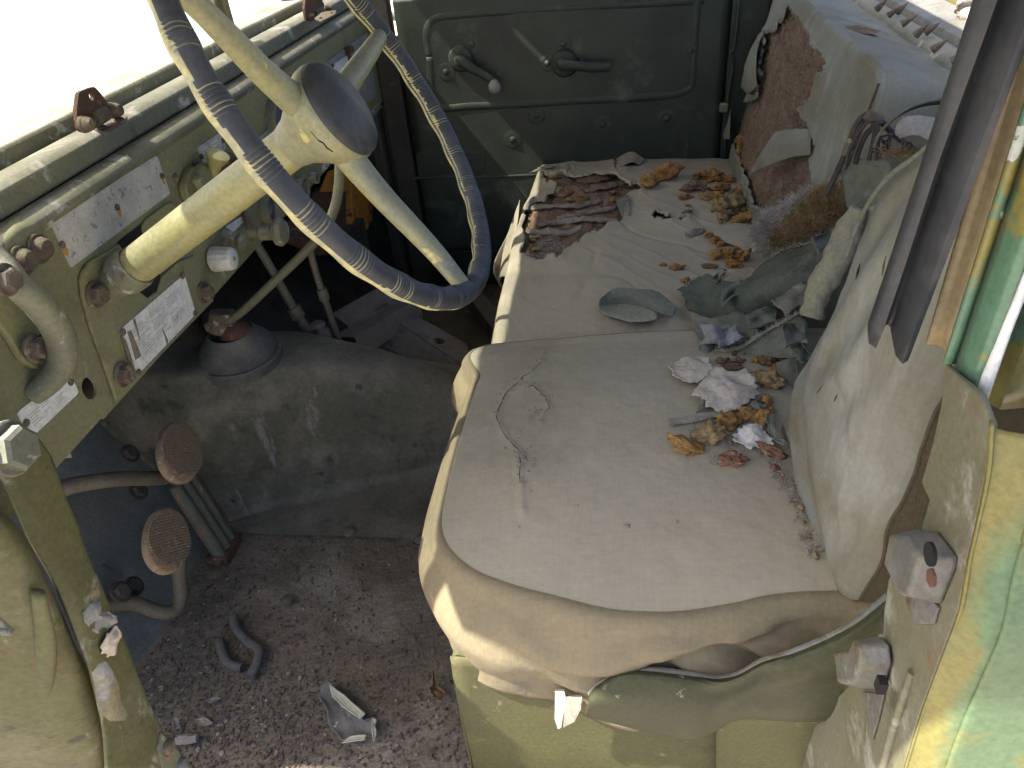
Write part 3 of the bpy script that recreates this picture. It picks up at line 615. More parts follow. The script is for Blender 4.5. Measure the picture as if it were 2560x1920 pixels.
# rim with rib bands, finger scallops and worn paint
NS, NM = 1500, 28; V = []; F = []; Wt = []
PER = 27
for i in range(NS):
    f = i / NS; a = 2 * math.pi * f; er = EU * math.cos(a) + EW * math.sin(a); q = (f * PER) % 1
    rib = .5 < q < .98; ph_ = (q - .5) / .48 * 7
    for k in range(NM):
        b = 2 * math.pi * k / NM; cb, sb = math.cos(b), math.sin(b)      # cb: outward, sb: towards driver
        r = .0112
        back = max(0, -sb) ** .7; inner = max(0, -cb)
        r += .0017 * math.cos(2 * math.pi * (q + .25)) * max(back * .55, inner * (.6 + .4 * back))
        groove = rib and (ph_ % 1) < .38 and sb > -.35
        if groove: r -= .0009
        p = SCN + er * (SR + cb * r) + SN * sb * r * .94
        V.append(p)
        e = -.15 + .34 * nz((math.cos(a) * 9, math.sin(a) * 9, cb), 1, 2) + .12 * nz((math.cos(a) * 40, math.sin(a) * 40, 0), 1, 5)
        w = 1 if sb < .06 + e * .8 else 0
        if abs(b - 3.60) < .13 + .05 * nz((f * 60, 0, 0)): w = 0
        if groove: w = .53
        if abs(f - .148) < .0006 or abs(f - .31) < .0006: w = 0
        Wt.append(w)
for i in range(NS):
    j = (i + 1) % NS
    for k in range(NM): F.append((i * NM + k, i * NM + (k + 1) % NM, j * NM + (k + 1) % NM, j * NM + k))
rim = mk('rim', (V, F), 'rim', wh, sharp=180)
at = rim.data.attributes.new('w', 'FLOAT', 'POINT'); at.data.foreach_set('value', Wt)
# hub bell, horn button, three spokes
HC = SCN - SN * .018
mk('hub', lathe([(.0212, -.062), (.0225, -.058), (.0255, -.048), (.0345, -.034), (.0440, -.021), (.0488, -.008), (.0492, .000), (.0482, .003), (.0460, .003)], HC, SN, 64), 'spoke_paint', wh, sharp=50)
mk('horn_button', lathe([(.0478, -.002), (.0480, .0045), (.0470, .0085), (.0435, .0125), (.034, .0170), (.020, .0200), (.008, .0212), (.0005, .0214)], HC, SN, 64), 'black_rubber', wh, sharp=60, label='domed dark rubber horn button')
for su, sv in ((478, -20), (958, 78), (1160, 712)):
    d = (PP(su, sv, SCN, SN) - SCN); d = (d - SN * d.dot(SN)).normalized()
    pts = cr([HC + d * .028 - SN * .016, HC + d * .050 - SN * .013, HC + d * .09 - SN * .006, SCN + d * .155 - SN * .009, SCN + d * (SR - .003) - SN * .001], 8)
    s_ = mk('spoke', tube(pts, [.0150, .0150, .0130, .0108, .0088], 22, flat=(SN, .9)), 'spoke_paint', wh, sharp=70)
# cracks: thin dark gaps in the hub shell
def crack(px, w=.0006, lift=.0):
    out = []
    for u, v in px:
        q = None
        for k in range(60):
            h = -.064 + .07 * k / 59; c = HC + SN * h
            r_ = ROT @ Vector(((u - 1280) / 1849, -(v - 960) / 1849, -1))
            rad = None
            pr = [(-.062, .0212), (-.058, .0225), (-.048, .0255), (-.034, .0345), (-.021, .0440), (-.008, .0488), (.001, .0492), (.005, .047)]
            for (a, b), (a2, b2) in zip(pr, pr[1:]):
                if a <= h <= a2: rad = b + (b2 - b) * (h - a) / (a2 - a)
            if rad is None: continue
            p = CAM + r_ * ((c - CAM).dot(SN) / r_.dot(SN)); e = abs((p - c).length - rad)
            if q is None or e < q[0]: q = (e, c + (p - c).normalized() * (rad + .0001))
        if q and q[0] < .006: out.append(q[1])
    if len(out) > 1: mk('crack', tube(out, w, 5), 'hole', wh)
z2 = lambda L: [(740 + a * .1627, 180 + b * .1627) for a, b in L]
crack(z2([(80, 680), (130, 740), (210, 820), (235, 920), (270, 970), (340, 1045)]), .0004)
crack(z2([(340, 1045), (420, 1090), (480, 1165), (560, 1220), (580, 1280), (640, 1315), (700, 1325), (780, 1380), (810, 1440)]), .0008)
crack(z2([(810, 1440), (880, 1480), (930, 1530), (965, 1570)]), .0007)
# ---------------------------------------------------------------- seats
from mathutils.bvhtree import BVHTree
def toP(p):
    q = ROT.transposed() @ (Vector(p) - CAM); return 1280 + 1849 * q.x / -q.z, 960 - 1849 * q.y / -q.z
SURF = {}
def reg(name, VF): SURF[name] = BVHTree.FromPolygons([Vector(v) for v in VF[0]], VF[1]); return VF
def hit(u, v, *names):
    r = (ROT @ Vector(((u - 1280) / 1849, -(v - 960) / 1849, -1))).normalized(); best = None
    for n in names or SURF:
        h = SURF[n].ray_cast(CAM, r)
        if h[0] is not None and (best is None or h[3] < best[2]):
            nn = h[1] if h[1].dot(r) < 0 else -h[1]; best = (h[0], nn, h[3])
    return best
def resample(pts, N):
    n = len(pts); L = [0]
    for i in range(n): L.append(L[-1] + (pts[(i + 1) % n] - pts[i]).length)
    out = []; k = 0
    for i in range(N):
        s = L[-1] * i / N
        while L[k + 1] < s: k += 1
        out.append(pts[k].lerp(pts[(k + 1) % n], (s - L[k]) / max(1e-9, L[k + 1] - L[k])))
    return out
def cushion(out, n, N, rings, rr, hf, skirt, wr, center=None, split=False):
    """upholstered slab: returns top (V,F) and skirt (V,F). hf(p,r) raises the face, skirt = [(down, out)...], wr(p,j,t) wrinkles"""
    n = Vector(n).normalized(); O = resample([Vector(p) for p in out], N); c = center or sum(O, Vector()) / N
    ar = sum((O[k] - c).cross(O[(k + 1) % N] - c).dot(n) for k in range(N))
    if ar < 0: O.reverse()
    NO = []
    for k in range(N):
        t = O[(k + 2) % N] - O[k - 2]; NO.append(t.cross(n).normalized())
    V = [c + n * hf(c, 0)]; F = []
    for r in range(1, rings + 1):
        t = r / rings
        for k in range(N):
            p = c.lerp(O[k], t); V.append(p + n * hf(p, t))
    m = rings
    for j in range(1, 5):
        a = math.pi / 2 * j / 4
        for k in range(N): V.append(O[k] + n * (hf(O[k], 1) - rr * (1 - math.cos(a))) + NO[k] * rr * math.sin(a))
        m += 1
    for k in range(N): F.append((0, 1 + k, 1 + (k + 1) % N))
    for r in range(m - 1):
        for k in range(N):
            a, b = 1 + r * N + k, 1 + r * N + (k + 1) % N; F.append((a, a + N, b + N, b))
    last = V[-N:]; V2 = list(last); F2 = []
    for j, (dn_, ou) in enumerate(skirt):
        for k in range(N):
            t = (j + 1) / len(skirt); d = dn_(O[k]) if callable(dn_) else dn_
            p = last[k] - n * d + NO[k] * ou; V2.append(p + NO[k] * wr(p, t, k / N))
    for r in range(len(skirt)):
        for k in range(N):
            a, b = r * N + k, r * N + (k + 1) % N; F2.append((a, a + N, b + N, b))
    if split:                                   # the rolled edge belongs to the skirt
        s0 = 1 + rings * N; E = V[s0:-N]; q = len(E); V2 = E + V2; F2 = [(r * N + k, (r + 1) * N + k, (r + 1) * N + (k + 1) % N, r * N + (k + 1) % N) for r in range(q // N + len(skirt)) for k in range(N)]
        V = V[:s0 + N]; F = [f for f in F if max(f) < s0 + N]
    return (V, F), (V2, F2), O
def pdist(u, v, poly):
    m = 1e9
    for i, (a, b) in enumerate(poly):
        c, d = poly[(i + 1) % len(poly)]; L = (c - a) ** 2 + (d - b) ** 2; t = max(0, min(1, ((u - a) * (c - a) + (v - b) * (d - b)) / L)) if L else 0
        m = min(m, math.hypot(u - a - t * (c - a), v - b - t * (d - b)))
    return m
def cut(VF, polys, jit=5, lift=.004, n=(0, 0, 1), seed=0):
    """real holes torn in a cover: drop the faces inside, curl the border up"""
    V, F = VF; n = Vector(n); px = [toP(p) for p in V]; V = list(V)
    xs = [q for po in polys for q in po]; a, b, c, d = min(q[0] for q in xs) - 40, max(q[0] for q in xs) + 40, min(q[1] for q in xs) - 40, max(q[1] for q in xs) + 40
    inn = []
    for i, (u, v) in enumerate(px):
        if not (a < u < b and c < v < d): inn.append(False); continue
        uj, vj = u + jit * fb((u, v, 0), .06, 3, seed), v + jit * fb((u, v, 9), .06, 3, seed)
        ins = any(inpoly(uj, vj, po) for po in polys); inn.append(ins)
        if not ins:
            ds = min(pdist(u, v, po) for po in polys)
            if ds < 30: V[i] = V[i] + n * lift * math.exp(-ds / 9) * (.35 + 1.3 * abs(nz((u, v, 4), .02, seed)))
    return V, [f for f in F if not all(inn[i] for i in f)]
# ---- driver seat
DS = [(-.165, .945), (-.184, .86), (-.190, .75), (-.190, .63), (-.183, .565), (-.152, .524), (-.104, .500), (-.044, .484), (.002, .475), (.055, .475), (.105, .484), (.161, .498), (.26, .508), (.34, .52), (.34, .945)]
ZS = .392
TEAR = [[(1365, 868), (1352, 905), (1300, 950), (1262, 985), (1240, 1040), (1262, 1090), (1300, 1130), (1300, 1200), (1308, 1290)], [(1262, 980), (1330, 962), (1362, 990), (1372, 1020), (1350, 1050)], [(1300, 1130), (1330, 1160)]]
def hD(p, r):
    q_ = (abs((p.x - .075) / .272) ** 4 + abs((p.y - .712) / .242) ** 4) ** .25; e = .036 * max(0, 1 - q_ * q_) ** 1.15 + .0016 * fb(p, 11, 3) + .0005 * fb(p, 60, 2)
    u, v = toP(p + Vector((0, 0, e)))
    if 1200 < u < 1420 and 840 < v < 1320:
        d = min(min(math.hypot(u - (a + (c - a) * t / 6), v - (b + (d_ - b) * t / 6)) for t in range(7)) for L in TEAR for (a, b), (c, d_) in zip(L, L[1:]))
        e += .0035 * math.exp(-(d / 8) ** 2) * (.5 + abs(nz(p, 40))) + .002 * math.exp(-d / 30) * nz(p, 70)
    return e
def sst(x): x = max(0, min(1, x)); return x * x * (3 - 2 * x)
def wD(p, t, k):
    x, z = p.x, p.z; w = 0
    if p.y < .58:
        zl = .332 + .012 * math.sin(x * 30) + .42 * max(0, x - .03) + .25 * max(0, -x - .06)     # lip of the sagging fold
        w += .007 * math.exp(-((z - zl - .012) / .014) ** 2) * sst((x + .14) / .08)
        w -= .009 * sst((zl - z) / .012) * sst((x + .12) / .06) * (1 - .6 * sst((x - .10) / .1))
        s = sst((x + .03) / .16); q = x + (z - .39) * -1.25 * -1
        f = math.sin(q * 74 + .6); t3 = min(1, t * 3.2); w += s * .010 * t3 * (abs(f) ** .6 * (1 if f > 0 else -1)) + s * .004 * t3 * math.sin(q * 151 + 2)
        w += .008 * t * math.exp(-((x + .14) / .05) ** 2) + .004 * t * math.sin(x * 41 + 1)
    return w + .003 * t * fb(p, 16, 3)
top, sk, O = cushion(cr([(x, y, ZS) for x, y in DS], 8, True), (0, 0, 1), 420, 74, .024, hD,
    [((lambda o, j=j: (.104 + .052 * max(0, min(1, (o.x + .19) / .14)) + .012 * max(0, min(1, (o.x + .02) / .06))) * j / 32), .012 * math.sin(math.pi * min(1, j / 26)) - .006 * j / 32) for j in range(1, 33)], lambda p, t, k: wD(p, t, k) + .012 * min(1, t * 2.2), Vector((.03, .70, ZS)), True)
dst = thing('driver_seat', 'near driver seat in faded canvas with a jagged crack across the cushion', 'seat', (.06, .7, .27))
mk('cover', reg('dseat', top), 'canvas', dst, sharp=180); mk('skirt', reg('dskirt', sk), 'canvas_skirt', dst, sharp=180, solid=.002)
Nn = 420; ring = [top[0][1 + 74 * Nn + k] + Vector((0, 0, .0001)) for k in range(Nn)]
mk('seam', tube(ring, .0008, 6, closed=True), 'canvas_skirt', dst)
for L in TEAR:
    pts = []
    for (a, b), (c, d) in zip(L, L[1:]):
        for t in range(5):
            h = hit(a + (c - a) * t / 5 + 4 * nz((a, b, t), .7), b + (d - b) * t / 5 + 3 * nz((b, a, t), .9), 'dseat')
            if h: pts.append(h[0] + Vector((0, 0, -.0002)))
    mk('tear', tube(pts, [.0002, .0006, .0009, .0005, .0008, .0002], 5), 'canvas_side', dst)
    gq = random.Random(len(L)); fl_ = []
    for _ in range(40):
        a = gq.choice(L); h = hit(a[0] + gq.gauss(0, 9), a[1] + gq.gauss(0, 26), 'dseat')
        if h:
            s_ = gq.uniform(.0006, .0022); fl_.append(patch([h[0] + Vector((s_ * math.cos(q) * gq.uniform(.5, 1.4), s_ * math.sin(q) * gq.uniform(.6, 2.2), .0007)) for q in (0, 1.1, 2.2, 3.3, 4.4, 5.3)], 2, .0006, 1, 2, .0006, 0))
    mk('flaking', comb(*fl_), 'flake_grey' if 'flake_grey' in MAT else pm('flake_grey', (.21, .195, .165), (.27, .25, .21), 60, .95, bump=.3), dst, kind='stuff')
# seat box under it, side bracket and bright tab
pm('olive_box', (.085, .083, .036), (.07, .069, .034), 6, .65, bump=.15, layers=[((.19, .175, .115), 18, .62, .70), ((.05, .05, .028), 9, .58, .72), ((.15, .135, .09), 40, .64, .72)], dust=((.22, .205, .155), .2), spec=.2)
rs = thing('seat_box', 'olive sheet metal box carrying the driver seat', 'seat base', (0, .7, 0))
mk('box_wall', grid([[Vector((-.150, y, .282)), Vector((-.166, y, .287)), Vector((-.178, y, .278)), Vector((-.181, y, .20)), Vector((-.183, y, .0))] for y in (.475, .7, .93)], 16, 10), 'olive_box', rs, solid=.003)
mk('box_side', grid([[Vector((x, .4745 - .003 * math.sin(k), z)) for x, k in ((-.1795, 0), (-.08, 1), (.05, 2), (.20, 3), (.34, 4))] for z in (.286, .19, .09, .0)], 24, 18, wob=.0015, ws=8), 'olive_box', rs, solid=.003)
mk('box_top', box((.08, .70, .270), (.50, .44, .004)), 'dark_metal', rs)
yb = .432
top_e = [(1478, 1735), (1500, 1712), (1562, 1680), (1643, 1678), (1740, 1690), (1800, 1698), (1850, 1688), (1909, 1655), (1990, 1630), (2117, 1573), (2225, 1490)]
bot_e = [(1463, 1784), (1500, 1796), (1560, 1812), (1640, 1832), (1720, 1845), (1775, 1832), (1822, 1806), (1880, 1796), (1960, 1800), (2060, 1800), (2180, 1780)]
rows = []
for f, dy in ((0, .012), (.06, -.001), (.2, -.006), (.45, -.010), (.7, -.008), (.92, -.002), (1, .008)):
    rows.append([P(a + (c - a) * f, b + (d - b) * f, y=yb + dy + (.010 if i in (5, 6, 7) and f > .1 else 0)) for i, ((a, b), (c, d)) in enumerate(zip(top_e, bot_e))])
bk = tag(mk('seat_side_bracket', reg('bracket', grid(rows, 60, 24, wob=.0008, ws=14, fn=lambda u, v, p: .006 * math.exp(-((v - .62) / .10) ** 2) * (1 if u > .6 else 0) * min(1, (u - .6) * 8 if u > .6 else 0))), 'olive_dark', solid=.0035), 'curved dark olive side bracket in front of the driver seat skirt', 'bracket')
bk.data.materials[0] = MAT['olive_br'] if 'olive_br' in MAT else pm('olive_br', (.040, .043, .021), (.033, .037, .021), 8, .55, bump=.15, layers=[((.20, .20, .16), 30, .66, .72), ((.12, .075, .045), 8, .62, .75)], spec=.22)
mk('rolled_edge', tube(cr([P(u, v, y=yb + .006) for u, v in top_e], 5), .0042, 10), 'alu', bk)
lp = tag(mk('side_panel', grid([[P(1790 + i * 90, v, y=.452 + d) for i in range(6)] for v, d in ((1770, 0), (1800, -.004), (1812, .004), (1850, .006), (1960, .008))], 24, 20, wob=.001), 'olive_box', solid=.003), 'plain olive side panel beneath the curved bracket', 'panel')
pm('brown_panel', (.058, .046, .024), (.05, .045, .023), 7, .45, bump=.2, layers=[((.13, .085, .05), 6, .54, .7), ((.07, .07, .04), 12, .6, .7), ((.30, .27, .22), 50, .7, .76)], spec=.45)
tb = tag(mk('latch_tab', comb(prism([[P(u, v, y=.455) for u, v in ((1388, 1722), (1412, 1722), (1416, 1740), (1404, 1812), (1394, 1816), (1386, 1790))]], (0, -1, 0), .004), prism([[P(1412, 1735, y=.456), P(1455, 1738, y=.446), P(1452, 1768, y=.446), P(1436, 1800, y=.450), P(1406, 1816, y=.456)]], (0, -1, 0), .003)), 'chrome', smooth=False, bevel=.0008), 'small bright metal latch tab below the driver seat skirt', 'latch')
# ---- passenger seat
PS = [(-.185, .965), (-.192, 1.15), (-.195, 1.45), (-.182, 1.70), (-.176, 1.835), (.05, 1.840), (.24, 1.832), (.34, 1.80), (.34, .965)]
ZP = .362
HOLE = [(1280 + a * .1808, 380 + b * .1808) for a, b in [(400, 300), (560, 300), (770, 290), (860, 370), (980, 330), (1200, 300), (1350, 300), (1460, 340), (1600, 430), (1780, 440), (1800, 530), (1640, 600), (1560, 640), (1600, 800), (1480, 1000), (1100, 1090), (930, 1230), (780, 1330), (700, 1430), (540, 1460), (280, 1480), (110, 1400), (190, 1200), (120, 1000), (170, 790), (300, 670), (450, 660), (590, 520), (640, 450), (480, 420)]]
SLITS = [[(1628, 540), (1640, 527), (1690, 545), (1718, 541), (1722, 549), (1660, 552)], [(1536, 392), (1548, 412), (1546, 428), (1572, 423), (1540, 432), (1535, 420)], [(1428, 400), (1431, 402), (1428, 425), (1421, 437), (1420, 430)]]
def hP(p, r):
    cre = abs(nz(p, 7, 3)); cr2 = abs(nz((p.x * 1.2 + p.y, p.y * .4, 0), 9, 8))
    q_ = (abs((p.x - .075) / .272) ** 4 + abs((p.y - 1.40) / .44) ** 4) ** .25; e = .022 * max(0, 1 - q_ ** 4) ** 1.2 + .0050 * fb(p, 7, 3, 2) - .0045 * math.exp(-(cre / .06) ** 2) * .5 + .0012 * math.exp(-(cr2 / .06) ** 2) + .0006 * fb(p, 40, 2)
    return e * (1 if r < .9 else 1 - .25 * (r - .9) * 10)
ptop, psk, PO = cushion([(x, y, ZP) for x, y in PS], (0, 0, 1), 520, 120, .014, hP, [(.008 * j, .004 * math.sin(j)) for j in range(1, 17)], lambda p, t, k: .006 * t * fb(p, 10, 3), Vector((.06, 1.36, ZP)))
reg('pseat_full', ptop)
pst = thing('passenger_seat', 'far bench seat with split canvas, a rotted hole and exposed brown backrest fibre', 'seat', (.06, 1.4, 0))
pc = cut(ptop, [HOLE] + SLITS, 7, .010)
mk('cover', reg('pseat', pc), 'canvas', pst, sharp=180); mk('skirt', psk, 'canvas_skirt', pst, sharp=180)
pad, _, _ = cushion([(x * .985 + .003, .965 + (y - .965) * .985 + .006, ZP - .012) for x, y in PS], (0, 0, 1), 360, 80, .01, lambda p, r: .018 * (1 - r ** 3) + .006 * fb(p, 30, 4, 5) + .004 * fb(p, 90, 2, 7), [(.01, 0)], lambda p, t, k: 0, Vector((.06, 1.36, ZP - .012)))
mk('padding', reg('ppad', pad), 'foam_brown', pst, sharp=180)
mk('seat_frame', comb(box((.06, 1.40, .19), (.44, .84, .06)), box((-.12, 1.0, .08), (.03, .03, .16)), box((-.12, 1.78, .08), (.03, .03, .16)), box((.28, 1.78, .08), (.03, .03, .16)), box((.28, 1.0, .08), (.03, .03, .16)), box((.06, 1.40, .24), (.44, .84, .06))), 'dark_metal', pst, bevel=.004)
# rotted slabs of filling standing out of the hole
def slab(px, w, th, seed, lift=.004):
    pts = []
    for u, v in px:
        h = hit(u, v, 'ppad') or (P(u, v, z=ZP - .012),); pts.append(h[0] + Vector((0, 0, lift)))
    pts = cr(pts, 10); V = []; F = []; n = 14
    for i, p in enumerate(pts):
        t = (pts[min(i + 1, len(pts) - 1)] - pts[max(i - 1, 0)]).normalized(); s = t.cross(Vector((0, 0, 1))).normalized()
        e = math.sin(math.pi * min(1, max(.05, (i + .6) / len(pts)))) ** .35; ww = w * e * (.7 + .6 * abs(nz(p, 40, seed)))
        for k in range(n):
            a = 2 * math.pi * k / n; q = p + s * math.cos(a) * ww + Vector((0, 0, 1)) * math.sin(a) * th * (.6 + .8 * abs(nz(p + s * math.cos(a) * .01, 55, seed)))
            q += Vector((0, 0, 1)) * .004 * fb(q, 70, 3, seed) + s * .003 * fb(q, 60, 2, seed + 3); V.append(q)
    for i in range(len(pts) - 1):
        for k in range(n): F.append((i * n + k, i * n + (k + 1) % n, (i + 1) * n + (k + 1) % n, (i + 1) * n + k))
    F.append(tuple(range(n))[::-1]); F.append(tuple((len(pts) - 1) * n + k for k in range(n))); return V, F
zz = lambda L: [(1280 + a * .1808, 380 + b * .1808) for a, b in L]
for px, w, th, sd in ((zz([(210, 810), (420, 780), (700, 770), (1000, 760), (1250, 700)]), .011, .006, 1), (zz([(620, 950), (900, 900), (1150, 850), (1460, 785)]), .008, .006, 2), (zz([(360, 1040), (650, 1000), (900, 970), (1200, 960), (1480, 985)]), .013, .006, 3),
                      (zz([(240, 1130), (480, 1130), (760, 1140), (960, 1070)]), .015, .007, 4), (zz([(880, 420), (1100, 400), (1400, 360)]), .026, .006, 5), (zz([(620, 560), (700, 620), (820, 560)]), .018, .007, 6), (zz([(1000, 560), (1250, 500), (1450, 470)]), .020, .005, 7)):
    mk('filling_slab', slab(px, w, th, sd), 'crust' if sd < 5 else 'foam_brown', pst, sharp=180)
# torn flaps of the far seat cover
def flap(name, par, rows, mat='canvas', nu=14, nv=14, wob=.0015, rag=.004, seed=0, th=.0014, label=None):
    return mk(name, grid(rows, nu, nv, wob, 35, rag, seed), mat, par, sharp=180, solid=th, label=label)
def S(u, v, up=0, *names):
    h = hit(u, v, *(names or ('pseat_full', 'dseat'))) or (P(u, v, z=.37),); return h[0] + Vector((0, 0, up))
# the curled loop of canvas in the middle of the far cushion
SPz = lambda u, v, h: P(u, v, z=.381 + h)
flap('torn_flap', pst, [[SPz(*q) for q in ((1499, 748, .020), (1522, 728, .026), (1549, 718, .030), (1600, 722, .029), (1647, 730, .022), (1693, 772, .008))], [SPz(*q) for q in ((1496, 764, .012), (1520, 745, .016), (1550, 740, .018), (1605, 746, .017), (1652, 760, .013), (1688, 783, .004))], [SPz(*q) for q in ((1499, 780, .003), (1525, 764, .003), (1560, 760, .003), (1610, 770, .003), (1655, 786, .003), (1680, 792, .001))]], 'canvas_green', 30, 14, .0008, .003, 3, .0012, label='upright torn canvas strip curled over the far cushion')
flap('torn_flap', pst, [[SPz(*q) for q in ((1500, 752, .012), (1530, 752, .005), (1575, 757, .004), (1640, 780, .005))], [SPz(*q) for q in ((1496, 772, .010), (1530, 775, .003), (1585, 782, .003), (1645, 790, .005))], [SPz(*q) for q in ((1508, 788, .003), (1545, 797, .003), (1585, 806, .003), (1643, 800, .003))]], 'canvas_lt' if 'canvas_lt' in MAT else pm('canvas_lt', (.27, .26, .20), (.22, .215, .17), 12, .92, bump=.3, bs=100, weave=.3, layers=[((.16, .155, .12), 14, .58, .72)], spec=.1), 24, 14, .0008, .003, 4, .0012)
flap('torn_flap', pst, [[S(1790, 575, .002), S(1840, 560, .003), S(1905, 572, .004)], [S(1780, 590, .006), S(1840, 592, .012), S(1895, 600, .012)], [S(1800, 606, .003), S(1850, 625, .004), S(1868, 640, .002)]], 'canvas', 14, 14, .001, .004, 5)
flap('torn_flap', pst, [[S(1540, 398, .0), S(1570, 387, .003), S(1612, 398, .0)], [S(1546, 412, .012), S(1580, 400, .020), S(1612, 405, .006)], [S(1548, 424, .004), S(1580, 418, .012), S(1600, 415, .002)]], 'canvas', 12, 12, .001, .003, 6)
flap('torn_flap', pst, [[S(1540, 505, .004), S(1572, 495, .008)], [S(1545, 525, .003), S(1575, 520, .005)], [S(1556, 545, .001), S(1578, 540, .001)]], 'canvas_green', 8, 10, .001, .003, 7)
fe = lambda u, v, x: P(u, v, x=x)
flap('hanging_flap', pst, [[fe(1300, 500, -.205), fe(1290, 590, -.210), fe(1262, 690, -.212)], [fe(1285, 540, -.225), fe(1262, 620, -.235), fe(1248, 700, -.235)], [fe(1272, 580, -.235), fe(1234, 668, -.25), fe(1262, 735, -.24)]], 'canvas', 12, 12, .002, .005, 9)
# ---- passenger backrest
BP = Vector((.268, 1.3, .345)); e_ = Vector((.065, 0, .375)).normalized(); nb = Vector((-e_.z, 0, e_.x))
def bpt(y, b): return Vector((BP.x + e_.x * b, y, BP.z + e_.z * b))
FH = [(1700 + a * .3888, a2 * .3888) for a, a2 in [(700, 40), (760, 110), (800, 170), (860, 300), (945, 395), (940, 430), (880, 500), (840, 640), (770, 700), (790, 770), (860, 830), (850, 1000), (830, 1060), (870, 1180), (770, 1290), (620, 1350), (470, 1330), (430, 1150), (345, 960), (350, 720), (400, 660), (490, 640), (520, 480), (545, 190), (620, 200), (650, 130)]]
def hB(p, r): return .012 * (1 - r ** 3) + .0025 * fb(p, 7, 3, 4) + .0022 * math.sin(p.y * 60 + p.z * 18) * .5 * max(0, 1 - abs(p.z - .5) * 3)
btop, bsk, BO = cushion(rounded([bpt(1.045, -.03), bpt(1.045, .392), bpt(1.80, .400), bpt(1.80, -.03)], .03, 5), nb, 420, 90, .010, hB, [(.01 * j, .003 * math.sin(j * .6)) for j in range(1, 16)], lambda p, t, k: .005 * t * fb(p, 9, 3), bpt(1.42, .18))
reg('pback_full', btop); reg('pback_side', bsk)
pbk = mk('backrest', cut(btop, [FH], 8, .008, nb, 3), 'canvas_back', pst, sharp=180, label='torn far backrest showing a large patch of brown fibre'); mk('side_cover', bsk, 'canvas_back', pbk, sharp=180)
fpad, _, _ = cushion(rounded([bpt(1.055, -.02), bpt(1.055, .385), bpt(1.79, .39), bpt(1.79, -.02)], .03, 5), nb, 300, 60, .008, lambda p, r: -.010 + .012 * (1 - r ** 3) + .003 * fb(p, 25, 3) + .002 * fb(p, 90, 2), [(.05, 0)], lambda p, t, k: 0, bpt(1.42, .18))
mk('fibre_pad', reg('fpad', fpad), 'fibre', pbk, sharp=180)
us = [q[0] for q in FH]; vs = [q[1] for q in FH]
def fs(g):
    while True:
        u, v = g.uniform(min(us) - 6, max(us) + 6), g.uniform(min(vs), max(vs))
        if inpoly(u, v, FH):
            h = hit(u, v, 'fpad')
            if h: return h[0], Vector((g.uniform(-.5, .15), g.uniform(-1, 1), g.uniform(-1, 1))), h[1], g.uniform(.008, .022)
mk('fibre_strands', strands(3600, fs, .00042, 4, 3), 'hair_fib' if 'hair_fib' in MAT else pm('hair_fib', (.24, .175, .125), (.17, .115, .08), 60, .9, bump=0, spec=.1), pbk, kind='stuff')
SB = lambda u, v, d=0: (lambda h: h[0] + nb * d)(hit(u, v, 'pback_full') or (PP(u, v, BP, nb),))
z4 = lambda a, b: (1700 + a * .3888, b * .3888)
flap('torn_flap', pbk, [[SB(*z4(860, 825), .002), SB(*z4(800, 840), .022), SB(*z4(735, 865), .030), SB(*z4(700, 900), .030)], [SB(*z4(862, 900), .004), SB(*z4(780, 930), .030), SB(*z4(690, 980), .036), SB(*z4(620, 1040), .034)], [SB(*z4(850, 1000), .002), SB(*z4(770, 1030), .020), SB(*z4(690, 1080), .030), SB(*z4(545, 1140), .030)]], 'canvas_back', 18, 16, .001, .002, 4)
flap('torn_flap', pbk, [[SB(*z4(560, 185), .004), SB(*z4(540, 230), .012), SB(*z4(500, 330), .010)], [SB(*z4(540, 350), .016), SB(*z4(500, 420), .026), SB(*z4(455, 470), .014)], [SB(*z4(525, 560), .010), SB(*z4(480, 610), .014), SB(*z4(420, 560), .010)]], 'canvas_back', 12, 14, .002, .004, 12)
flap('torn_flap', pbk, [[SB(*z4(380, 610), .012), SB(*z4(330, 640), .022), SB(*z4(300, 660), .016)], [SB(*z4(370, 720), .016), SB(*z4(320, 760), .026), SB(*z4(275, 800), .020)], [SB(*z4(350, 900), .012), SB(*z4(310, 900), .018), SB(*z4(265, 870), .016)]], 'canvas_back', 10, 12, .002, .005, 13)
mk('seam', tube([v for v in cr([bpt(1.037, -.02) + nb * .0, bpt(1.036, .19) + nb * .001, bpt(1.037, .388)], 10)], .0016, 6), 'canvas_side', pbk)
h = hit(*z4(1185, 200), 'pback_side')
if h: mk('tear_hole', patch([h[0] + Vector((a, b, c)) for a, b, c in ((-.022, .03, .003), (.0, .022, .004), (.018, -.02, .003), (.004, -.034, .002), (-.012, -.02, .002), (-.02, .0, .002))], 4, .003, 2, 4, .0, 0, 40, (-.15, 0, 1)), 'foam_brown', pbk)
